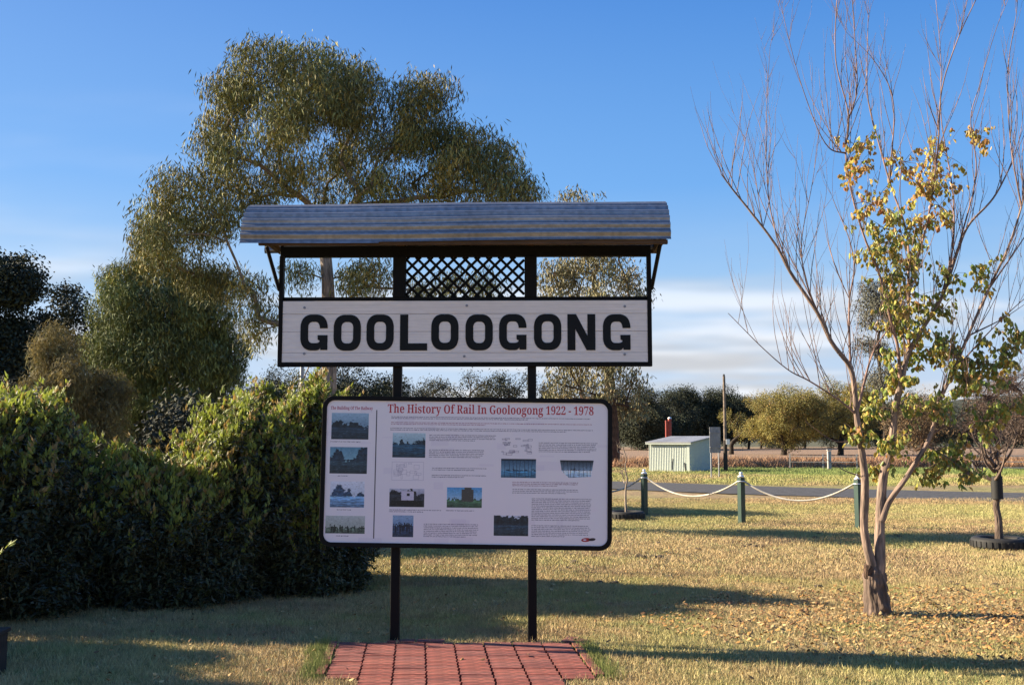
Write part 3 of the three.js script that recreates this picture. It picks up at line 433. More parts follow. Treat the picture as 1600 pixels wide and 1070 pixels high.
const wattleClumps = [[-0.18,6.08,0,0.68],[-0.94,5.82,0.4,0.6],[0.68,5.74,-0.4,0.65],[-1.34,5.05,-0.3,0.65],[-0.49,5.05,1,0.71],[0.45,4.88,0.8,0.71],[1.3,4.88,0,0.61],[-1.64,4.11,0,0.51],[-0.79,4.03,0.9,0.71],[0.15,3.86,1.2,0.71],[1.08,3.86,0.5,0.68],[1.66,4.11,-0.3,0.47],[-1.18,3.18,0.2,0.64],[-0.25,2.93,0.9,0.71],[0.6,2.84,0.6,0.61],[1.35,3.26,-0.2,0.51],[-0.73,2.34,0.5,0.51],[0.11,2.25,0.8,0.42],[1.68,3.52,0,0.37],[0.18,5.39,-1,0.68],[-0.64,4.54,-1,0.71],[0.73,4.2,-1.1,0.71],[-0.26,3.35,-1,0.71],[-1.36,5.74,0,0.37],[-1.0,1.9,0.4,0.5],[-0.4,1.6,0.9,0.5],[0.5,1.9,0.7,0.5],[1.1,2.3,0.2,0.5]];
clumpTree(thing('wattle_tree', 'dense rounded dark green tree with reddish trunk, behind the hedge', 'tree', [-9.2, 0, -27]), { seed: 12, trunk: [[0, -0.1, 0], [0.05, 1, 0], [0, 2.2, 0.1], [0.05, 3.4, 0]], fork: 1.6, clumps: wattleClumps, step: 0.5, density: 560, scale: 1.2, swell: 1.08, vary: [0.4, 1.6], spray: SPRAY.fine, leaf: M.leafThick, colors: [[0.15, 0.185, 0.065], [0.19, 0.22, 0.07], [0.13, 0.165, 0.075], [0.23, 0.235, 0.07], [0.32, 0.27, 0.075]], bark: M.barkBrown, tip: 0.006, base: 0.15, limb: 0.045, twigs: 6 });
clumpTree(thing('dark_tree', 'tall blackish evergreen tree left of the rounded tree', 'tree', [-16.4, 0, -32]), { seed: 13, trunk: [[0, -0.1, 0], [0, 2, 0], [0.1, 4.5, 0], [0, 6.4, 0]], fork: 2, clumps: [...blob(34, -0.5, 5.0, 1.9, 2.5, 1.7, 0.85, 61), ...blob(16, -0.5, 2.4, 1.6, 1.4, 1.3, 0.8, 62)], step: 0.6, density: 260, scale: 1.4, spray: SPRAY.broad, leaf: M.leafThick, colors: [[0.03, 0.04, 0.024], [0.04, 0.05, 0.028], [0.026, 0.035, 0.026]], bark: M.barkDark, tip: 0.008, base: 0.2, limb: 0.05, twigs: 5 });
clumpTree(thing('slim_gum_tree', 'slim dark gum with open tufts between two denser trees', 'tree', [-15.6, 0, -36]), { seed: 14, trunk: [[0, -0.1, 0], [0.1, 3, 0], [-0.1, 5, 0], [-0.15, 6.5, 0]], fork: 3, clumps: [[-0.25, 6.8, 0, 0.5], [0.3, 6.2, 0.3, 0.5], [-0.7, 5.9, -0.3, 0.5], [0.9, 5.7, 0, 0.45], [0, 5.3, 0.4, 0.6], [-0.6, 4.9, 0, 0.5], [0.6, 4.8, -0.4, 0.55], [-0.2, 4.3, 0.3, 0.5], [0.9, 4.4, 0.2, 0.4], [-0.9, 3.5, 0, 0.5], [0.3, 3.2, 0.2, 0.6], [-0.5, 2.4, 0.3, 0.7], [0.6, 2.2, 0.2, 0.7]], step: 0.6, density: 330, scale: 1.3, spray: SPRAY.broad, leaf: M.leafThick, colors: [[0.035, 0.045, 0.025], [0.05, 0.055, 0.028], [0.03, 0.04, 0.03]], bark: M.barkDark, tip: 0.008, base: 0.13, limb: 0.04, twigs: 5 });
clumpTree(thing('olive_tree', 'small brownish olive leaved tree tucked against the rounded tree', 'tree', [-10.4, 0, -24]), { seed: 15, trunk: [[0, -0.1, 0], [0.05, 1, 0], [0, 2.4, 0]], fork: 1, clumps: [...blob(13, 0.1, 3.0, 0.75, 1.15, 0.8, 0.45, 63), ...blob(7, 0.1, 1.6, 0.8, 0.8, 0.7, 0.5, 64)], step: 0.4, density: 620, scale: 1, spray: SPRAY.fine, leaf: M.leaf, colors: [[0.19, 0.16, 0.06], [0.24, 0.19, 0.07], [0.15, 0.15, 0.06]], bark: M.barkBrown, tip: 0.006, base: 0.08, limb: 0.03, twigs: 6 });
for (const [x, z, h, rx, label, seed] of [[-9.4, -18.5, 2.6, 1.0, 'dull dark bush between the hedge and the olive leaved tree', 71], [-5.9, -17, 2.15, 1.25, 'low dark bush under the rounded tree, behind the hedge', 72], [-12.3, -24, 3.0, 0.9, 'rounded dark bush below the tall blackish tree', 73]])
  clumpTree(thing('bush', label, 'bush', [x, 0, z]), { seed, trunk: [[0, -0.05, 0], [0, 0.4, 0], [0.02, h * 0.5, 0]], fork: 0.3, clumps: blob(16, 0, h * 0.52, rx, h * 0.42, rx * 0.9, 0.5, seed), step: 0.4, density: 420, scale: 1, spray: SPRAY.broad, leaf: M.leafThick, colors: [[0.035, 0.04, 0.022], [0.05, 0.05, 0.025], [0.03, 0.035, 0.025]], bark: M.barkDark, tip: 0.006, base: 0.06, limb: 0.03, twigs: 4 });

const gum2Clumps = [[-2.65,17.87,0,0.97],[-1.56,16.44,0,1.23],[0.2,16.3,0,1.05],[-2.88,15.99,0,0.96],[-3.77,12.9,0,1.31],[-2.46,13.34,0,1.31],[-0.71,13.34,0,1.48],[1.25,12.9,0,1.13],[1.88,11.14,0,0.78],[-4.21,11.14,0,0.87],[-2.25,11.14,0,1.48],[-0.3,10.7,0,1.48],[1.21,9.82,0,1.13],[-3.36,7.21,0,0.87],[-3.8,5.48,0,0.78],[-2.07,5.91,0,1.21],[-0.33,6.78,0,1.3],[1.38,5.48,0,0.86],[-2.94,4.62,0,0.95],[-1.21,4.62,0,1.08],[0.51,4.19,0,0.95],[1.79,3.76,0,0.6],[-1.18,8.95,0,1.47],[0.76,8.08,0,1.08]].map((c, i) => [c[0], c[1], 2.2 * Math.sin(i * 2.4), c[3]]);
clumpTree(thing('gum_tree', 'ragged gum with dark trunk across the road, beside the small shed', 'tree', [6.75, 0, -69]), { seed: 16, trunk: [[0, -0.2, 0], [0.05, 2, 0], [-0.1, 4.2, 0], [-0.3, 7, 0.2], [-0.8, 10, 0], [-1.2, 13, 0]], fork: 2.6, clumps: gum2Clumps, step: 1.2, density: 46, scale: 1.15, spray: SPRAY.farGum, leaf: M.leafGum, colors: [[0.19, 0.165, 0.08], [0.16, 0.155, 0.07], [0.24, 0.19, 0.095]], bark: M.barkBrown, tip: 0.02, base: 0.42, limb: 0.1, twigs: 7 });

// distant trees
const DARKF = [[0.04, 0.052, 0.028], [0.055, 0.062, 0.032], [0.032, 0.043, 0.028]];
function farTree(name, label, x, z, h, rx, o = {}, group) {
  const lo = o.lo ?? 0.3, t = thing(name, label, 'tree', [x, 0, z], 0, group), cr = o.cr ?? rx * 0.42;
  return clumpTree(t, { seed: o.seed ?? Math.round(Math.abs(x * 31 + z * 17)), trunk: [[0, -0.2, 0], [0.02 * h, h * 0.2, 0], [0, h * 0.45, 0], [0, h * 0.7, 0]], fork: h * lo * 0.6, clumps: blob(o.n ?? 22, 0, h * (1 + lo) / 2, rx, h * (1 - lo) / 2 - cr * 0.4, rx * 0.9, cr, o.seed ?? Math.round(Math.abs(x * 7 + z))), step: h * 0.09, density: o.density ?? 90 / (cr * cr), scale: o.scale ?? h / 9, spray: o.spray ?? SPRAY.far, leaf: o.leaf ?? M.leafThick, colors: o.colors ?? DARKF, bark: o.bark ?? M.barkDark, tip: o.tip ?? h * 0.0018, base: o.base ?? h * 0.022, limb: h * 0.006, twigs: o.twigs ?? 5, bow: 0.08 });
}
farTree('round_tree', 'dense round dark tree seen between name board and history panel', -9.2, -60, 5.9, 2.6, { n: 26, lo: 0.15 });
for (const [x, z, h, rx] of [[-10.2, -100, 7.4, 2.2], [-7.2, -104, 8.0, 2.4], [-4.1, -100, 8.9, 3.0], [-1.5, -98, 7.6, 2], [0.3, -101, 8.7, 2.4], [2.6, -99, 7.4, 2.0]]) farTree('open_gum_tree', 'thin open gum among those seen between the two sign posts', x, z, h, rx, { n: 11, lo: 0.35, cr: 0.75, density: 40, scale: 0.9, colors: [[0.05, 0.06, 0.035], [0.08, 0.075, 0.04]], twigs: 7 }, 'open gums seen between the sign posts');
for (const [x, z, h, rx] of [[18.5, -185, 10.6, 3.6], [22.6, -178, 11.4, 3.2], [25.5, -190, 9.5, 3.4], [29.5, -196, 11.2, 4.2], [33.5, -203, 12.4, 4.5], [38.5, -205, 12.0, 4.6], [43.5, -204, 12.0, 4.3], [47.6, -207, 10.6, 3.6], [14, -190, 10, 4], [52, -215, 9.5, 4], [57, -220, 9.5, 4.5], [64, -225, 10, 5], [72, -225, 11, 5], [81, -222, 10.5, 5], [90, -226, 11.5, 5.5], [100, -230, 11, 6], [110, -228, 12, 6]])
  farTree('paddock_tree', 'dark evergreen in the row of trees along the far side of the paddock', x, z, h, rx, { n: 20, lo: 0.02, cr: rx * 0.45 }, 'trees along the far side of the paddock');
for (const [x, z, h, rx] of [[-22, -150, 10, 5], [-32, -140, 11, 5], [-42, -150, 12, 6], [-54, -150, 12, 6], [-66, -155, 13, 6], [-80, -150, 12, 6]]) farTree('scrub_tree', 'distant dark tree behind the hedge, beyond the road', x, z, h, rx, { n: 14, lo: 0.05 }, 'distant trees behind the hedge');
const AUT = [[0.26, 0.225, 0.055], [0.31, 0.255, 0.06], [0.19, 0.19, 0.055], [0.28, 0.185, 0.06]];
for (const [x, z, h, rx, label, seed, n] of [[31.4, -119, 8.3, 4.6, 'spreading golden brown tree with several leaning stems in the paddock', 201, 34], [38.6, -121, 8.8, 4.4, 'golden brown tree with a darker crown, behind the white gate posts', 202, 34], [26.8, -126, 5.6, 1.8, 'small golden bush at the edge of the spreading golden tree', 203, 12]])
  clumpTree(thing('autumn_tree', label, 'tree', [x, 0, z]), { seed, trunk: [[0, -0.2, 0], [0.1, 0.5, 0], [0.1, 1.2, 0]], fork: 0.6, clumps: blob(n, 0, h * 0.57, rx, h * 0.36, rx * 0.85, rx * 0.27, seed), step: 0.9, density: 62, scale: 0.75, spray: SPRAY.far, leaf: M.leaf, colors: AUT, bark: M.barkDark, tip: 0.02, base: 0.34, limb: 0.08, twigs: 5, bow: 0.1 });
farTree('feathery_tree', 'tall grey green gum far behind the young tree', 46.9, -130, 22, 2.6, { n: 22, lo: 0.3, cr: 1.3, density: 30, scale: 1.2, base: 0.2, colors: [[0.12, 0.125, 0.09], [0.16, 0.145, 0.10]], spray: SPRAY.farGum, leaf: M.leafGum });
for (const [x, z, h, rx, label] of [[35.3, -75, 6.6, 3.0, 'leafless purplish grey tree behind the white rail fence'], [41, -82, 7.5, 3.4, 'leafless tree at the far end of the white rail fence']]) farTree('bare_tree', label, x, z, h, rx, { n: 22, lo: 0.2, density: 9, scale: 0.5, twigs: 34, colors: [[0.15, 0.11, 0.08]], bark: M.barkBrown, tip: 0.012 });
farTree('brown_tree', 'brown bushy tree behind the young tree, left of the leafless tree', 31, -78, 5.4, 2.6, { n: 18, lo: 0.08, density: 42, scale: 0.6, colors: [[0.16, 0.11, 0.06], [0.20, 0.135, 0.065], [0.12, 0.10, 0.06]], twigs: 12, bark: M.barkBrown });

// ---------------------------------------------------------------- the hedge of shrubs on the left
function shrub(name, label, x, z, h, rx, rz, seed, n, group) {
  const T = thing(name, label, 'shrub', [x, 0, z], 0, group); rnd = mulberry(seed);
  const leaves = [], sunlitFresh = [], stems = [], cols = [[0.055, 0.07, 0.010], [0.042, 0.056, 0.010], [0.075, 0.088, 0.012], [0.10, 0.10, 0.016], [0.034, 0.044, 0.010]];  // body leaf colours darkened to give the hedge its shaded front
  const wob = (a, y) => 0.48 + 1.0 * fbm(Math.cos(a) * 2.4 + 5 + seed, Math.sin(a) * 2.4 + y * 2.2 + 9, seed, 3);
  const tops = (a) => h * (0.70 + 0.56 * fbm(Math.cos(a) * 2.6 + 2, Math.sin(a) * 2.6 + seed, seed + 4, 3));
  for (let i = 0; i < n; i++) {
    const a = rr(0, 6.283), shell = rnd() < 0.6, q = shell ? 1 - 0.34 * rnd() : Math.sqrt(rnd()) * 0.9, top = tops(a), onTop = rnd() < 0.34;
    let y, r; if (onTop) { r = Math.sqrt(rnd()); y = top * Math.pow(1 - Math.pow(r, 3.2), 0.45) * (1 - 0.12 * rnd() * rnd()); } else { y = top * rr(0.01, 0.97); r = Math.pow(1 - Math.pow(y / top, 3.5), 0.5) * q * (y < 0.25 ? 0.86 + 0.5 * y : 1); }
    if (y > top * 0.62 && rnd() < 0.5) continue;                         // looser growth above
    const w = wob(a, y), px = Math.cos(a) * r * rx * w, pz = Math.sin(a) * r * rz * w, c = cols[Math.floor(rnd() * 5)], v = rr(0.7, 1.3), s = rr(0.8, 1.35);
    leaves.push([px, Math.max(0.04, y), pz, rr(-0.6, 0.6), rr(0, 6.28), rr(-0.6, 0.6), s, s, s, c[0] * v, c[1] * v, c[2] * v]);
  }
  for (let i = 0; i < 900; i++) { // shoots that stand proud of the top and the upper sides
    const a = rr(0, 6.283), side = rnd() < 0.55, top = tops(a), r = side ? 1 : Math.sqrt(rnd()) * 0.95, y0 = side ? top * (1 - 0.55 * rnd() * rnd() - 0.04) : top * Math.pow(1 - Math.pow(r, 3.2), 0.45) * 0.92, rs = side ? Math.pow(1 - Math.pow(y0 / top, 3.5), 0.5) * 0.88 * wob(a, y0) : r * wob(a, y0), L = rr(0.10, 0.16 + 0.26 * rnd());
    const p0 = V(Math.cos(a) * rs * rx, y0, Math.sin(a) * rs * rz), out = side ? 0.75 : 0.25, p1 = p0.clone().add(V(Math.cos(a) * L * out + rr(-0.06, 0.06), L * (side ? 0.75 : 1), Math.sin(a) * L * out + rr(-0.06, 0.06)));
    stems.push(tube([p0, p0.clone().lerp(p1, 0.5), p1], [0.004, 0.003, 0.002], 4, 0, false));
    for (let k = 0; k < 6; k++) { const p = p0.clone().lerp(p1, k / 5), red = rnd() < 0.2, v = rr(0.7, 1.3), c = (red ? [0.38, 0.26, 0.08] : [0.31, 0.36, 0.055]).map((q) => q * v), s = rr(0.65, 1.15); sunlitFresh.push([p.x, p.y, p.z, rr(-0.5, 0.5), rr(0, 6.28), rr(-0.5, 0.5), s, s, s, ...c]); }  // new growth, its colour brightened further to stand for sunlit leaves
  }
  for (let i = 0; i < 9; i++) { const a = rr(0, 6.28), q = rr(0.05, 0.25); part('stem', tube([V(Math.cos(a) * q * rx, -0.03, Math.sin(a) * q * rz), V(Math.cos(a) * q * 1.6 * rx, h * 0.4, Math.sin(a) * q * 1.6 * rz), V(Math.cos(a) * q * 2.6 * rx, h * 0.8, Math.sin(a) * q * 2.6 * rz)], [0.022, 0.016, 0.006], 6, 3), M.barkDark, T); }
  stuffPart(part('shoots', mergeGeometries(stems), M.barkDark, T));
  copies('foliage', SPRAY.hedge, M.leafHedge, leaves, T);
  copies('sunlit_new_growth', SPRAY.shoot, M.leafHedge, sunlitFresh, T);
}
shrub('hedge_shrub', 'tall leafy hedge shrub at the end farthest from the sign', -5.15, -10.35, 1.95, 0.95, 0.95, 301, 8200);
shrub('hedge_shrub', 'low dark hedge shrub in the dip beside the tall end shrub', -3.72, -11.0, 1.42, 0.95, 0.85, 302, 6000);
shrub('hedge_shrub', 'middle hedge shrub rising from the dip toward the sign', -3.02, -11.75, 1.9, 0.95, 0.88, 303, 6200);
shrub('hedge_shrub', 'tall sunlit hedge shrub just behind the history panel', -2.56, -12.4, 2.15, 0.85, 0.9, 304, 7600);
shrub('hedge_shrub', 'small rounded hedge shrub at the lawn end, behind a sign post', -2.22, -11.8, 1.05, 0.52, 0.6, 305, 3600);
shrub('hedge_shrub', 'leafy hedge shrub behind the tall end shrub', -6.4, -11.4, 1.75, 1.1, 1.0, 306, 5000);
shrub('garden_shrub', 'small low shrub added out of view to shade the lawn before the tall end shrub', -4.95, -8.5, 0.95, 0.5, 0.5, 308, 2000);  // unseen shrub, added to throw shade over the left of the lawn
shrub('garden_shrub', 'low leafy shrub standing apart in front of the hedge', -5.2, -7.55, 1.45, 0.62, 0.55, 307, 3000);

// ---------------------------------------------------------------- the young half-bare tree on the right
{
  const T = thing('young_tree', 'half bare young tree with forked stems and sparse yellow green leaves', 'tree', [3.565, 0, -10.18]);
  rnd = mulberry(404);
  const B = {'L':[[-0.02,0.35],[-0.05,0.5],[-0.1,0.8],[-0.11,1.34],[-0.16,1.71],[-0.18,1.95],[-0.25,2.4],[-0.43,2.65],[-0.57,2.94],[-0.84,3.34],[-0.98,3.6],[-1.22,3.93],[-1.4,4.15],[-1.51,4.3]],'La':[[-0.18,1.95],[-0.32,2.06],[-0.69,2.28],[-0.86,2.37],[-1.13,2.58],[-1.49,2.92]],'Lb':[[-0.24,2.37],[-0.2,3.07],[-0.15,3.42],[-0.17,3.68],[-0.31,4.14]],'Lc':[[-0.17,2.0],[0.04,2.58],[0.24,2.84],[0.41,3.09]],'Ld':[[-0.57,2.94],[-0.7,3.29],[-0.74,3.61],[-0.65,4.2],[-0.59,4.74]],'Le':[[-0.84,3.34],[-0.98,3.88],[-1.02,4.4],[-0.97,5.2],[-0.94,5.68]],'Lf':[[-0.43,2.65],[-0.66,3.29],[-1.04,4.2],[-1.07,4.54]],'M':[[-0.01,0.35],[0.02,0.5],[0.05,0.8],[0.11,1.34],[0.2,1.61],[0.29,2.02],[0.33,2.26],[0.43,2.58],[0.61,2.85],[0.79,3.14],[0.97,3.6],[1.13,3.89],[1.39,4.18],[1.61,4.55]],'Ma':[[0.33,2.26],[0.3,2.64],[0.22,2.87],[0.1,3.38],[-0.02,3.67],[-0.17,4.11],[-0.23,4.55],[-0.2,4.89],[-0.35,5.46],[-0.34,6.22],[-0.34,6.5]],'Mb':[[-0.2,4.89],[-0.12,5.16],[-0.12,5.72],[-0.14,6.22],[-0.14,6.5]],'Mc':[[-0.24,4.5],[-0.41,4.59],[-0.69,5.16],[-0.96,6.11]],'Md':[[0.43,2.58],[0.49,3.23],[0.54,3.82],[0.42,4.41],[0.33,4.89],[0.27,5.34],[0.32,5.99],[0.35,6.36]],'Me':[[0.49,3.23],[0.67,3.94],[0.74,4.63],[0.78,5.23],[0.95,5.76],[1.14,6.22],[1.2,6.5]],'Mf':[[0.79,3.14],[0.98,3.68],[1.05,4.27],[1.05,5.14],[1.11,5.81],[1.16,6.57]],'Mg':[[0.97,3.6],[1.15,4.41],[1.1,4.97],[1.17,5.27],[1.36,5.88],[1.52,6.29]],'Mh':[[0.4,4.5],[0.46,5.31],[0.25,5.69],[-0.04,5.99]],'R':[[0.07,0.91],[0.14,1.09],[0.31,1.34],[0.53,1.75],[0.62,2.06],[0.76,2.37],[0.92,2.72],[1.11,3.17],[1.3,3.6],[1.42,3.97],[1.47,4.2],[1.68,4.67]],'Ra':[[1.42,3.97],[1.38,4.63],[1.45,5.46],[1.59,6.07],[1.66,6.5]],'Rb':[[0.76,2.37],[1.1,2.77],[1.44,3.09],[1.71,3.29]],'Rc':[[0.92,2.72],[1.3,2.9],[1.63,3.09]],'Rd':[[0.53,1.75],[0.81,1.94],[1.08,2.1],[1.4,2.26]],'Re':[[1.11,3.17],[1.6,3.81],[1.82,4.2]],'Ka':[[-0.12,1.53],[-0.4,1.69],[-0.71,1.88]],'Kb':[[-0.11,1.34],[-0.29,1.4],[-0.5,1.53]]};
  const from = { La: 'L', Lb: 'L', Lc: 'L', Ld: 'L', Le: 'L', Lf: 'L', Ma: 'M', Mb: 'Ma', Mc: 'Ma', Md: 'M', Me: 'Md', Mf: 'M', Mg: 'M', Mh: 'Md', Ra: 'R', Rb: 'R', Rc: 'R', Rd: 'R', Re: 'R', Ka: 'L', Kb: 'L' };
  const thick = { L: [0.056, 0.005], M: [0.066, 0.006], R: [0.037, 0.005], La: [0.013, 0.003], Lb: [0.014, 0.003], Lc: [0.015, 0.003], Ma: [0.02, 0.003], Md: [0.018, 0.003], Me: [0.013, 0.003], Mf: [0.013, 0.003] };
  const lean = { L: 0.25, M: -0.12, R: 0.3, La: 0.5, Lb: -0.3, Lc: -0.4, Ld: 0.5, Le: -0.2, Lf: -0.5, Ma: 0.35, Mb: -0.1, Mc: 0.5, Md: -0.5, Me: 0.45, Mf: -0.6, Mg: 0.4, Mh: 0.2, Ra: -0.4, Rb: 0.6, Rc: -0.6, Rd: 0.7, Re: -0.4, Ka: 0.4, Kb: -0.4 };
  const nodes = [], paths = {}; let at;
  for (const k of Object.keys(B)) {
    const p = B[k]; let z0 = 0; if (from[k]) { let bd = 9; for (const n of paths[from[k]]) { const d = Math.hypot(n.x - p[0][0], n.y - p[0][1]); if (d < bd) { bd = d; z0 = n.z; at = n; } } }
    const y0 = p[0][1], y1 = p[p.length - 1][1], run = Math.hypot(p[p.length - 1][0] - p[0][0], y1 - y0);
    paths[k] = p.map(([x, y], i) => { const t = Math.hypot(x - p[0][0], y - y0) / run; return V(x + (i ? rr(-0.012, 0.012) : 0), y, z0 + lean[k] * t * run * 0.33 + (i ? rr(-0.02, 0.02) : 0)); });
    if (from[k]) paths[k][0].copy(at);
    const [ra, rb] = thick[k] ?? [0.009, 0.002], c = new THREE.CatmullRomCurve3(paths[k], false, 'centripetal'), n = p.length * 3;
    for (let i = 0; i <= n; i++) { const q = c.getPoint(i / n); nodes.push({ p: q, r: lerp(ra, rb, Math.pow(i / n, 0.8)), t: c.getTangent(i / n) }); }
    const rad = p.map((_, i) => lerp(ra, rb, Math.pow(i / (p.length - 1), 0.62)) * rr(0.95, 1.06));
    part('branch', tube(paths[k], rad, ra > 0.04 ? 14 : 7, 7, true, ra > 0.04 ? 0.16 : 0), ra > 0.03 ? M.barkYoung : M.twigYoung, T);
  }
  part('trunk', tube([V(0.02, -0.06, 0), V(0.012, 0.02, 0), V(0.0, 0.12, 0), V(-0.012, 0.26, 0), V(-0.014, 0.40, 0.0), V(-0.02, 0.52, 0)], [0.15, 0.132, 0.12, 0.110, 0.102, 0.052], 26, 9, true, 0.34), M.barkBase, T);
  part('bark_knot', (() => { const g = new THREE.SphereGeometry(0.05, 12, 10); const p = g.attributes.position; for (let i = 0; i < p.count; i++) { const s = 0.75 + 0.5 * vnoise(p.getX(i) * 60, p.getY(i) * 60 + p.getZ(i) * 40, 3); p.setXYZ(i, p.getX(i) * s, p.getY(i) * s * 1.5, p.getZ(i) * s); } g.computeVertexNormals(); return g; })(), M.barkBrown, T, -0.088, 0.43, 0.04);
  // long thin whips off the limbs
  const thin = [], tips = [];
  const whip = (n, L, up) => { const d = n.t.clone().multiplyScalar(0.35).add(V(rr(-0.55, 0.6), up * 1.1, rr(-0.55, 0.55))).normalize(), p = [n.p.clone()]; let q = n.p.clone(); for (let i = 0; i < 4; i++) { q = q.clone().addScaledVector(d, L / 4); d.add(V(rr(-0.17, 0.17), 0.12, rr(-0.17, 0.17))).normalize(); p.push(q); } const r0 = Math.min(n.r * 0.6, 0.0045); thin.push(tube(p, [r0, r0 * 0.85, r0 * 0.7, r0 * 0.5, 0.0009], 4, 2, false)); return p; };
  const cand = nodes.filter((n) => n.p.y > 1.9 && n.r < 0.035);
  for (let i = 0; i < 420; i++) { const n = cand[Math.floor(rnd() * cand.length)], p = whip(n, rr(0.3, 1.25) * (n.p.y > 5 ? 0.6 : 1), 0.95); if (rnd() < 0.6) for (let k = 0; k < 2; k++) whip({ p: p[1 + k], r: 0.004, t: p[2].clone().sub(p[1]).normalize() }, rr(0.12, 0.4), 0.5); }
  // leaves hang in clusters from twigs
  const CL = [[-0.17,4.4,0.14],[-0.19,4.57,0.12],[-0.08,4.01,0.16],[0.46,4.6,0.12],[0.57,4.27,0.16],[0.92,4.74,0.14],[1.11,4.77,0.1],[0.84,4.47,0.12],[0.7,4.07,0.16],[0.24,3.91,0.21],[0.13,3.68,0.21],[0.49,3.88,0.16],[0.42,3.55,0.19],[0.19,3.35,0.16],[0.08,3.09,0.1],[0.47,3.16,0.21],[0.27,2.9,0.19],[0.8,3.35,0.1],[0.99,3.29,0.12],[0.75,3.03,0.08],[0.45,2.64,0.2],[0.24,2.32,0.19],[0.7,2.51,0.18],[0.95,2.45,0.18],[0.81,2.26,0.16],[1.11,2.51,0.14],[1.35,2.71,0.13],[-0.02,2,0.14],[-0.28,1.78,0.08],[0.09,1.69,0.13],[-0.01,1.44,0.08],[0.42,2,0.14],[0.6,1.62,0.15],[0.72,1.5,0.11],[0.46,1.4,0.1],[0.78,1.37,0.08],[0.99,1.88,0.13],[1.19,2,0.1]];
  const colors = [[0.33, 0.33, 0.06], [0.44, 0.39, 0.08], [0.20, 0.25, 0.05], [0.46, 0.35, 0.07], [0.16, 0.20, 0.045], [0.40, 0.23, 0.07]], mats = colors.map((c) => new THREE.MeshPhysicalMaterial({ color: new THREE.Color().setRGB(...c), roughness: 1, transmission: 0.35, thickness: 0, side: THREE.DoubleSide }));
  const lg = (() => { const s = [[0, 0], [0.014, -0.012], [0.022, -0.028], [0.018, -0.046], [0, -0.068], [-0.018, -0.046], [-0.022, -0.028], [-0.014, -0.012]], p = [0, -0.03, -0.004], idx = []; s.forEach(([x, y], i) => { p.push(x, y, Math.abs(x) * 0.35 - 0.006 * Math.sin(y * 46)); idx.push(0, i + 1, (i + 1) % 8 + 1); }); const g = new THREE.BufferGeometry(); g.setAttribute('position', new THREE.Float32BufferAttribute(p, 3)); g.setAttribute('uv', new THREE.Float32BufferAttribute(new Array(18).fill(0.5), 2)); g.setIndex(idx); g.computeVertexNormals(); return g; })();
  const spots = [];
  for (const [x0, y, r] of CL) {
    const x = x0 + 0.077; let b = null, bd = 9; for (const n of nodes) { const d = Math.hypot(n.p.x - x, n.p.y - y); if (d < bd && n.r < 0.06) { bd = d; b = n; } }
    const c = V(x, y, b.p.z + rr(-0.12, 0.12)); thin.push(tube([b.p.clone(), b.p.clone().lerp(c, 0.5).add(V(0, 0.03, 0)), c], [0.005, 0.004, 0.003], 4, 2, false));
    const k = Math.round((4200 * r * r + 26) * (y < 2.8 ? 1.7 : 1));
    for (let i = 0; i < 9; i++) { const e = c.clone().add(V(rr(-1, 1), rr(-0.8, 1), rr(-1, 1)).multiplyScalar(r * 1.8)); thin.push(tube([c, c.clone().lerp(e, 0.5).add(V(0, 0.02, 0)), e], [0.003, 0.002, 0.001], 4, 0, false)); for (let j = 0; j < k / 9; j++) { const t = rr(0.2, 1.05); spots.push([c.clone().lerp(e, t).add(V(rr(-0.04, 0.04), rr(-0.05, 0.02), rr(-0.04, 0.04))), y]); } }
  }
  const rest = [];
  spots.forEach(([p, y], i) => {
    const s = rr(0.55, 1.05), k = y > 4 ? [1, 3, 5, 3, 1, 5][Math.floor(rnd() * 6)] : Math.floor(rnd() * 5.2), rot = [rr(-0.7, 0.7), rr(0, 6.28), rr(-0.5, 0.5)];
    if (i % Math.ceil(spots.length / 300) === 0) { const m = part('leaf', lg, mats[k], T, p.x, p.y, p.z); m.rotation.set(...rot, 'YXZ'); m.scale.setScalar(s * 1.1); } else rest.push([p.x, p.y, p.z, ...rot, s, s, s, ...colors[k].map((c) => c * rr(0.8, 1.2))]);
  });
  copies('leaves', lg, M.leafThin, rest, T);
  stuffPart(part('twigs', mergeGeometries(thin), M.twigYoung, T));
  // fallen leaves lie on the lawn, thickest under and to the lee of the tree
  const fallen = [], fc = [[0.40, 0.25, 0.09], [0.30, 0.16, 0.055], [0.45, 0.33, 0.15], [0.20, 0.10, 0.04], [0.38, 0.20, 0.055]];
  for (let i = 0; i < 6400; i++) {
    let x, z; if (i < 5000) { const a = rr(0, 6.28), q = Math.pow(rnd(), 0.75) * 2.7; x = 4.6 + Math.cos(a) * q * 1.25; z = -9.9 + Math.sin(a) * q * 0.8; } else { z = -rr(7.2, 20); x = rr(-0.4, 0.62) * -z; }
    if (x < 0.9 && z > -9 && x > -2) { if (rnd() < 0.7) continue; } const c = fc[Math.floor(rnd() * 5)], s = rr(0.38, 0.85), v = rr(0.7, 1.2);
    fallen.push([x, 0.03 + rnd() * 0.015, z, 1.57 + rr(-0.6, 0.6), rr(0, 6.28), rr(-0.4, 0.4), s, s, s, c[0] * v, c[1] * v, c[2] * v]);
  }
  const fl = copies('fallen_leaves', lg, M.litter, fallen, scene); tag(fl, 'dry yellow and brown leaves scattered over the lawn', 'leaves');
}

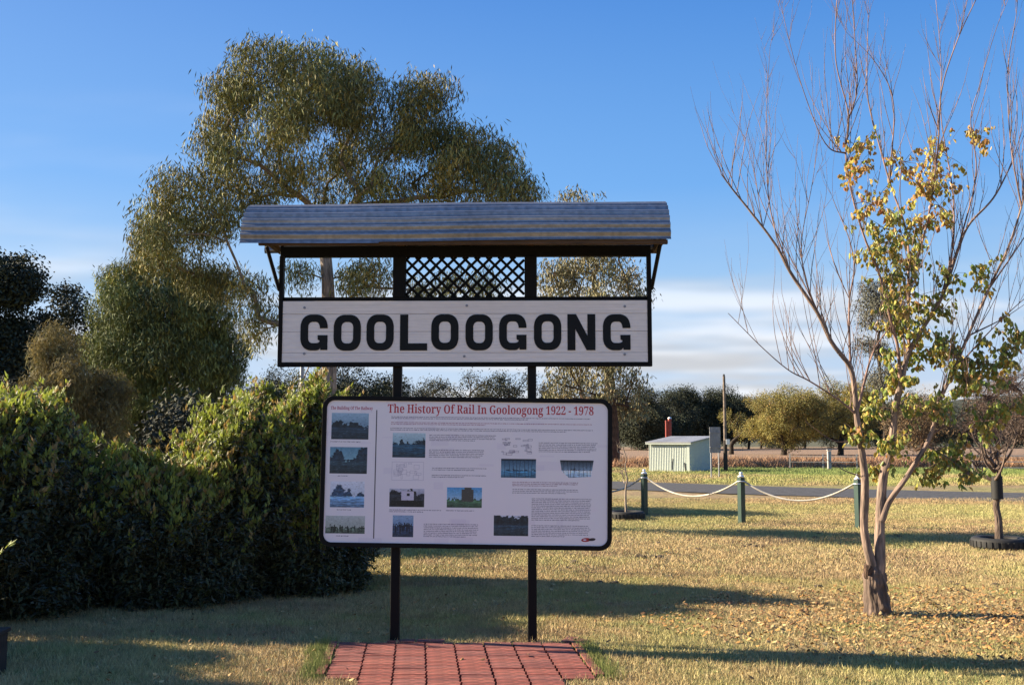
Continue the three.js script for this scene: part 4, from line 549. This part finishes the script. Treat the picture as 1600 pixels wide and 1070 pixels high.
// ---------------------------------------------------------------- bollards with ropes, saplings in tyres
const bollardAt = [[1.35, -24.9], [3.0, -23.4], [4.73, -21.3], [6.72, -20.05]];
const bollardLabel = ['green bollard hidden behind the history panel, at the end of the rope', 'green silver capped bollard beside the thin sapling in its tyre', 'green silver capped bollard with a rope sagging away on both sides', 'green bollard behind the stems of the young tree'];
bollardAt.forEach(([x, z], i) => {
  const b = thing('bollard', bollardLabel[i], 'bollard', [x, 0, z], 0.5, 'green bollards along the lawn');
  part('post', box(0.115, 0.97, 0.115, 0.008), M.greenPaint, b, 0, 0.455, 0);
  part('cap', new THREE.LatheGeometry([[0.0, 0.115], [0.028, 0.108], [0.04, 0.085], [0.034, 0.062], [0.026, 0.05], [0.066, 0.03], [0.07, 0.0], [0.0, 0.0]].map(([a, y]) => new THREE.Vector2(a, y)).reverse(), 16), M.silver, b, 0, 0.941, 0);
  part('rope_ring', new THREE.TorusGeometry(0.075, 0.012, 6, 16).rotateX(Math.PI / 2), M.silver, b, 0, 0.86, 0);
});
['white rope sagging from the hidden bollard to the one by the sapling', 'white rope sagging between the two clearly visible bollards', 'white rope sagging toward the bollard behind the young tree'].forEach((label, i) => {
  const a = bollardAt[i], b = bollardAt[i + 1], P = [], dir = V(b[0] - a[0], 0, b[1] - a[1]).normalize().multiplyScalar(0.07);
  for (let k = 0; k <= 16; k++) { const t = k / 16; P.push(V(lerp(a[0] + dir.x, b[0] - dir.x, t), 0.86 - 0.36 * (1 - (2 * t - 1) ** 2), lerp(a[1] + dir.z, b[1] - dir.z, t))); }
  const m = new THREE.Mesh(tube(P, P.map(() => 0.019), 6, 2), M.rope); m.name = numbered('rope'); m.castShadow = m.receiveShadow = true; scene.add(m); tag(m, label, 'rope', 'ropes between the bollards');
});
function tyre(label, x, z, R, y = 0) {
  const t = thing('tyre', label, 'tyre', [x, y, z]);
  part('casing', new THREE.LatheGeometry([[R - 0.14, 0.04], [R - 0.13, 0.0], [R - 0.05, 0.0], [R - 0.01, 0.025], [R, 0.06], [R, 0.13], [R - 0.01, 0.165], [R - 0.05, 0.19], [R - 0.13, 0.185], [R - 0.15, 0.15], [R - 0.14, 0.15]].map(([a, b]) => new THREE.Vector2(a, b)), 36), M.rubber, t);
  const lug = box(0.02, 0.09, 0.045, 0.004); for (let i = 0; i < 30; i++) { const a = i / 30 * 6.283, m = part('tread_block', lug, M.rubber, t, Math.cos(a) * R, 0.095, Math.sin(a) * R); m.rotation.y = -a; }
}
tyre('black tyre lying round the foot of the thin pale sapling', 2.46, -22.3, 0.4);
tyre('black tyre lying round the foot of the sapling with a black sleeve', 7.66, -16.3, 0.42);
function sapling(label, x, z, h, r0, bark, nb, seed, spread, y0, sleeve) {
  const t = thing('sapling', label, 'tree', [x, 0, z]); rnd = mulberry(seed); const P = [], R = []; for (let i = 0; i <= 7; i++) { const k = i / 7; P.push(V(rr(-0.03, 0.03) * k * 2, h * (sleeve ? 0.62 : 0.96) * k - 0.03 * (i === 0), rr(-0.03, 0.03) * k)); R.push(lerp(r0, r0 * 0.28, k)); }
  part('trunk', tube(P, R, 9, 3), bark, t); const thin = [];
  for (let i = 0; i < nb; i++) { const k = rr(y0, 1), b = P[0].clone().lerp(P[7], k), a = rr(0, 6.28), L = rr(0.35, 1) * spread, e = b.clone().add(V(Math.cos(a) * L * 0.75, L * rr(0.5, 1.1), Math.sin(a) * L * 0.75)), m = b.clone().lerp(e, 0.5).add(V(Math.cos(a) * 0.06, -0.03, Math.sin(a) * 0.06)); const rb = r0 * rr(0.25, 0.42); part('branch', tube([b, m, e], [rb, rb * 0.7, rb * 0.3], 6, 4), bark, t); for (let j = 0; j < 7; j++) { const s = b.clone().lerp(e, rr(0.35, 1)), q = s.clone().add(V(rr(-0.25, 0.25), rr(0.1, 0.5), rr(-0.25, 0.25)).multiplyScalar(spread)); thin.push(tube([s, s.clone().lerp(q, 0.5).add(V(rr(-0.03, 0.03), 0, rr(-0.03, 0.03))), q], [rb * 0.3, rb * 0.22, rb * 0.1], 4, 0, false)); } }
  stuffPart(part('twigs', mergeGeometries(thin), bark, t));
  if (sleeve) part('sleeve', new THREE.LatheGeometry([[0.082, 0], [0.086, 0.0], [0.086, 0.36], [0.08, 0.36], [0.078, 0.0]].map(([a, b]) => new THREE.Vector2(a, b)), 16), M.rubber, t, 0, 0.78, 0);
}
sapling('thin pale sapling with few bare twigs beside a green bollard', 2.46, -22.3, 1.6, 0.03, M.barkPale, 6, 51, 0.42, 0.4, false);
sapling('bare sapling with grey trunk and a black sleeve, standing in a tyre', 7.66, -16.3, 2.6, 0.07, M.barkBase, 12, 52, 0.95, 0.66, true);

// ---------------------------------------------------------------- the shed and what stands round it
{
  const a = -35 * Math.PI / 180, s = thing('shed', 'small pale corrugated shed with a flat sloping roof across the road', 'shed', [9.5, 0, -55], a);      // origin at the corner nearest the viewer; -x runs along the bright front
  const Lf = 2.43, Wd = 2.85, h0 = 1.56, h1 = 1.86;
  const ribbed = (len, hA, hB) => { const pos = [], idx = [], uv = [], n = Math.round(len / 0.02); for (let i = 0; i <= n; i++) { const x = len * i / n, o = 0.012 * Math.sin(x / 0.1 * 6.283), h = lerp(hA, hB, i / n); for (const y of [0.02, h]) { pos.push(x, y, o); uv.push(x / 2, y / 2); } if (i) { const k = (i - 1) * 2; idx.push(k, k + 2, k + 1, k + 1, k + 2, k + 3); } } const g = new THREE.BufferGeometry(); g.setAttribute('position', new THREE.Float32BufferAttribute(pos, 3)); g.setAttribute('uv', new THREE.Float32BufferAttribute(uv, 2)); g.setIndex(idx); g.computeVertexNormals(); return g; };
  part('frame', (() => { const sh = new THREE.Shape(); sh.moveTo(0, 0); sh.lineTo(Wd - 0.06, 0); sh.lineTo(Wd - 0.06, h1 - 0.05); sh.lineTo(0, h0 - 0.04); return new THREE.ExtrudeGeometry(sh, { depth: Lf - 0.06, bevelEnabled: false }).rotateY(Math.PI / 2); })(), M.darkGap, s, -Lf + 0.03, 0.01, -0.03);
  part('wall', ribbed(Lf - 0.16, h0, h0), M.cream, s, -Lf, 0, 0);
  const sw = part('wall', ribbed(Wd, h0, h1), M.cream, s, 0, 0, 0); sw.rotation.y = Math.PI / 2;
  const lw = part('wall', ribbed(Wd, h1, h0), M.cream, s, -Lf, 0, -Wd); lw.rotation.y = -Math.PI / 2;
  const bw = part('wall', ribbed(Lf, h1, h1), M.cream, s, 0, 0, -Wd); bw.rotation.y = Math.PI;
  part('corner_board', box(0.16, h0, 0.03, 0.004), M.cream, s, -0.08, h0 / 2 + 0.01, 0.012);
  part('door_gap', box(0.05, 0.62, 0.012, 0.002), M.darkGap, s, -1.02, 0.42, 0.012).rotation.z = -0.10; part('door_gap', box(0.07, 0.42, 0.012, 0.002), M.darkGap, s, -0.28, 0.3, 0.022).rotation.z = 0.08;
  const rf = part('roof', box(Lf + 0.3, 0.05, Wd + 0.32, 0.006), M.shedRoof, s, -Lf / 2, (h0 + h1) / 2 + 0.045, -Wd / 2 + 0.02); rf.rotation.x = Math.atan2(h1 - h0, Wd);
  part('fascia', box(Lf + 0.28, 0.09, 0.025, 0.003), M.cream, s, -Lf / 2, h0 - 0.03, 0.14);
  const p = thing('utility_pole', 'tall wooden pole with a dark lower half beside the shed', 'pole', [11.42, 0, -55.05]);
  part('shaft', tube([V(0, 1.65, 0), V(0.01, 3.4, 0), V(0, 5.12, 0)], [0.088, 0.08, 0.07], 12, 3), M.poleWood, p);
  part('butt', new THREE.CylinderGeometry(0.1, 0.125, 1.75, 12), M.poleDark, p, 0, 0.82, 0);
  part('insulator', new THREE.LatheGeometry([[0, 0], [0.05, 0], [0.075, 0.04], [0.04, 0.07], [0.06, 0.11], [0.03, 0.15], [0, 0.16]].map(([x, y]) => new THREE.Vector2(x, y)), 12), M.poleDark, p, 0, 5.1, 0);
  part('meter_box', box(0.2, 0.28, 0.16, 0.01), M.silver, p, 0.12, 1.62, 0.06);
  const g = thing('roadside_board', 'grey board on two pale legs standing in front of the shed', 'sign', [9.15, 0, -46.3], 0.35);
  part('board', box(0.56, 1.16, 0.02, 0.004), M.signBack, g, 0.0, 1.72, 0); part('board_rail', box(0.56, 0.05, 0.03, 0.004), M.signBack, g, 0, 2.05, 0.026); part('board_rail', box(0.56, 0.05, 0.03, 0.004), M.signBack, g, 0, 1.4, 0.026);
  for (const x of [-0.2, 0.2]) part('leg', new THREE.CylinderGeometry(0.03, 0.03, 2.3, 8), M.galv, g, x, 1.13, -0.042);
  const r = thing('red_post', 'red steel post with a pale cap behind the shed', 'post', [9.45, 0, -62]);
  part('pipe', new THREE.CylinderGeometry(0.11, 0.11, 3.0, 14), M.red, r, 0.08, 1.5, 0); part('pipe', new THREE.CylinderGeometry(0.07, 0.07, 2.9, 12), M.red, r, -0.13, 1.45, 0.05); part('cap', new THREE.SphereGeometry(0.115, 14, 8, 0, 6.3, 0, 1.57), M.silver, r, 0.08, 3.0, 0);
  const fence = (label, x0, z0, x1, z1, posts, rails, h) => { const f = thing('rail_fence', label, 'fence', [x0, 0, z0], -Math.atan2(z1 - z0, x1 - x0)), L = Math.hypot(x1 - x0, z1 - z0); for (let i = 0; i < posts; i++) part('post', box(0.08, h + 0.08, 0.08, 0.006), M.white, f, L * i / (posts - 1), h / 2 + 0.02, 0); for (let k = 0; k < rails; k++) part('rail', box(L, 0.04, 0.025, 0.004), M.white, f, L / 2, h - 0.1 - k * (h - 0.2) / rails, 0.072); };
  fence('low pale rail fence beyond the green strip, below the golden trees', 16.6, -61.5, 20.2, -60.3, 3, 2, 0.85);
  fence('pale three rail fence behind the bare sapling', 22.6, -50.5, 34, -47, 6, 3, 1.05);
  const gp = thing('gate_post', 'stout white gate post at the end of the low pale fence', 'post', [18.0, 0, -58.4]); part('shaft', box(0.2, 1.1, 0.2, 0.02), M.white, gp, 0, 0.55, 0); part('cap', box(0.25, 0.06, 0.25, 0.02), M.white, gp, 0, 1.16, 0);
  const lp = thing('steel_pole', 'slim grey steel pole rising behind the hedge shrubs', 'pole', [-2.92, 0, -14.2]); part('shaft', new THREE.CylinderGeometry(0.028, 0.03, 2.95, 12), M.galv, lp, 0, 1.46, 0); part('cap', new THREE.SphereGeometry(0.031, 12, 6, 0, 6.3, 0, 1.57), M.galv, lp, 0, 2.935, 0);
  const tb = thing('timber_block', 'dark upright timber block on the shaded lawn by the hedge', 'block', [-3.84, 0, -7.66], 0.1); part('block', box(0.22, 0.3, 0.2, 0.012), M.poleDark, tb, 0, 0.14, 0); part('top_board', box(0.25, 0.03, 0.23, 0.006), M.poleDark, tb, 0, 0.306, 0);
}

// ---------------------------------------------------------------- grass, weeds and crumbs on the ground
{
  rnd = mulberry(900);
  const tuft = (n, h, w, reach, seed) => { const r = mulberry(seed), pos = []; for (let i = 0; i < n; i++) { const a = r() * 6.283, q = Math.sqrt(r()) * reach, x = Math.cos(a) * q, z = Math.sin(a) * q, b = r() * 6.283, L = h * (0.45 + 0.75 * r()), lx = (r() - 0.5) * L * 1.5, lz = (r() - 0.5) * L * 1.5, dx = Math.cos(b) * w / 2, dz = Math.sin(b) * w / 2; pos.push(x - dx, 0, z - dz, x + dx, 0, z + dz, x + lx, L, z + lz); } const g = new THREE.BufferGeometry(); g.setAttribute('position', new THREE.Float32BufferAttribute(pos, 3)); g.setAttribute('uv', new THREE.Float32BufferAttribute(new Array(pos.length / 3 * 2).fill(0.5), 2)); g.computeVertexNormals(); return g; };
  const T1 = tuft(30, 0.036, 0.0048, 0.09, 1), T2 = tuft(46, 0.038, 0.008, 0.3, 2), near = [], far = [], tall = [];
  const onPave = (x, z) => { const dx = x + 1.462, dz = z + 8.775, v = dz, u = dx - 0.1 * v; return u > -0.07 && u < 2.01 && v > 0.0 && (v < 1.3 || (u > 0.22 && u < 1.72)); };
  const blade = (x, z, s, out, y = 0.0) => { const c = groundColor(x, z), k = rr(0.7, 1.45), g = rnd() < 0.16 ? 1 : 0; out.push([x, y - 0.004, z, rr(-0.15, 0.15), rr(0, 6.28), rr(-0.15, 0.15), s, s * rr(0.7, 1.3), s, lerp(c[0] * 1.12, 0.12, g * 0.7) * k, lerp(c[1] * 1.12, 0.17, g * 0.6) * k, lerp(c[2] * 1.05, 0.04, g * 0.6) * k]); };
  for (let i = 0; i < 42000; i++) { const d = Math.sqrt(rr(6.6 ** 2, 13.5 ** 2)), x = rr(-0.56, 0.56) * d; if (!onPave(x, -d)) blade(x, -d, rr(0.8, 1.25), near); }
  for (let i = 0; i < 34000; i++) { const d = Math.sqrt(rr(12.5 ** 2, 30 ** 2)), x = rr(-0.3, 0.58) * d; blade(x, -d, rr(0.7, 1.15), far); }
  for (let i = 0; i < 9000; i++) { const d = rr(39, 62), x = rr(0.05, 0.62) * d; const rz = -43 + (x - 3.9) * 0.62; if (-d > rz && x < 26) continue; blade(x, -d, rr(1.2, 2.6), tall); }
  for (let i = 0; i < 260; i++) { const u = rnd() < 0.5 ? -0.10 : 2.05, v = rr(-0.1, 1.3), x = -1.462 + u + 0.1 * v + rr(-0.05, 0.05), z = -8.775 + v; const c = rr(0.7, 1.2); near.push([x, 0, z, 0, rr(0, 6.28), 0, rr(0.7, 1.1), rr(1, 2.2), rr(0.7, 1.1), 0.21 * c, 0.24 * c, 0.06 * c]); }
  tag(copies('lawn_grass', T1, M.blade, near, scene), 'short dry grass of the lawn round the brick paving', 'grass');
  tag(copies('lawn_grass_001', T2, M.blade, far, scene), 'dry grass of the lawn out to the road', 'grass');
  tag(copies('verge_grass', T2, M.blade, tall, scene), 'longer green and yellow grass on the verge across the road', 'grass');
  const weeds = [], W1 = tuft(26, 0.5, 0.05, 0.4, 5), wc = [[0.32, 0.17, 0.09], [0.38, 0.22, 0.12], [0.27, 0.17, 0.09]];
  for (let i = 0; i < 2600; i++) { const x = rr(2, 40), z = -rr(65, 80), c = wc[Math.floor(rnd() * 3)], k = rr(0.8, 1.3), s = rr(0.5, 1.3); weeds.push([x, 0, z, 0, rr(0, 6.28), 0, s, s * 0.9, s, c[0] * k, c[1] * k, c[2] * k]); }
  tag(copies('dry_weeds', W1, M.blade, weeds, scene), 'band of rusty brown weeds in front of the paddock', 'weeds');
  // clods of dirt and droppings on the lawn
  const lump = new THREE.IcosahedronGeometry(0.04, 1), dirt = []; { const p = lump.attributes.position; for (let i = 0; i < p.count; i++) { const s = 0.7 + 0.6 * vnoise(p.getX(i) * 50 + 9, p.getY(i) * 50 + p.getZ(i) * 33, 4); p.setXYZ(i, p.getX(i) * s, p.getY(i) * s * 0.55, p.getZ(i) * s); } lump.computeVertexNormals(); }
  for (let i = 0; i < 70; i++) { const d = rr(12, 21), s = rr(0.4, 1.4); dirt.push([rr(0.03, 0.5) * d, 0.015, -d, 0, rr(0, 6.28), 0, s, s, s, 0.06, 0.045, 0.03]); }
  for (let i = 0; i < 26; i++) { const q = i < 12 ? [3.85, -16.6] : [2.0, -15.1], s = rr(0.5, 1.4); dirt.push([q[0] + rr(-0.2, 0.2), 0.02, q[1] + rr(-0.15, 0.15), 0, rr(0, 6.28), 0, s, s, s, 0.05, 0.035, 0.025]); }
  tag(copies('dirt_clods', lump, std(1, 1, 1, 1), dirt, scene), 'small dark clods of dirt scattered on the dry lawn', 'dirt');
}

renderer.render(scene, camera);
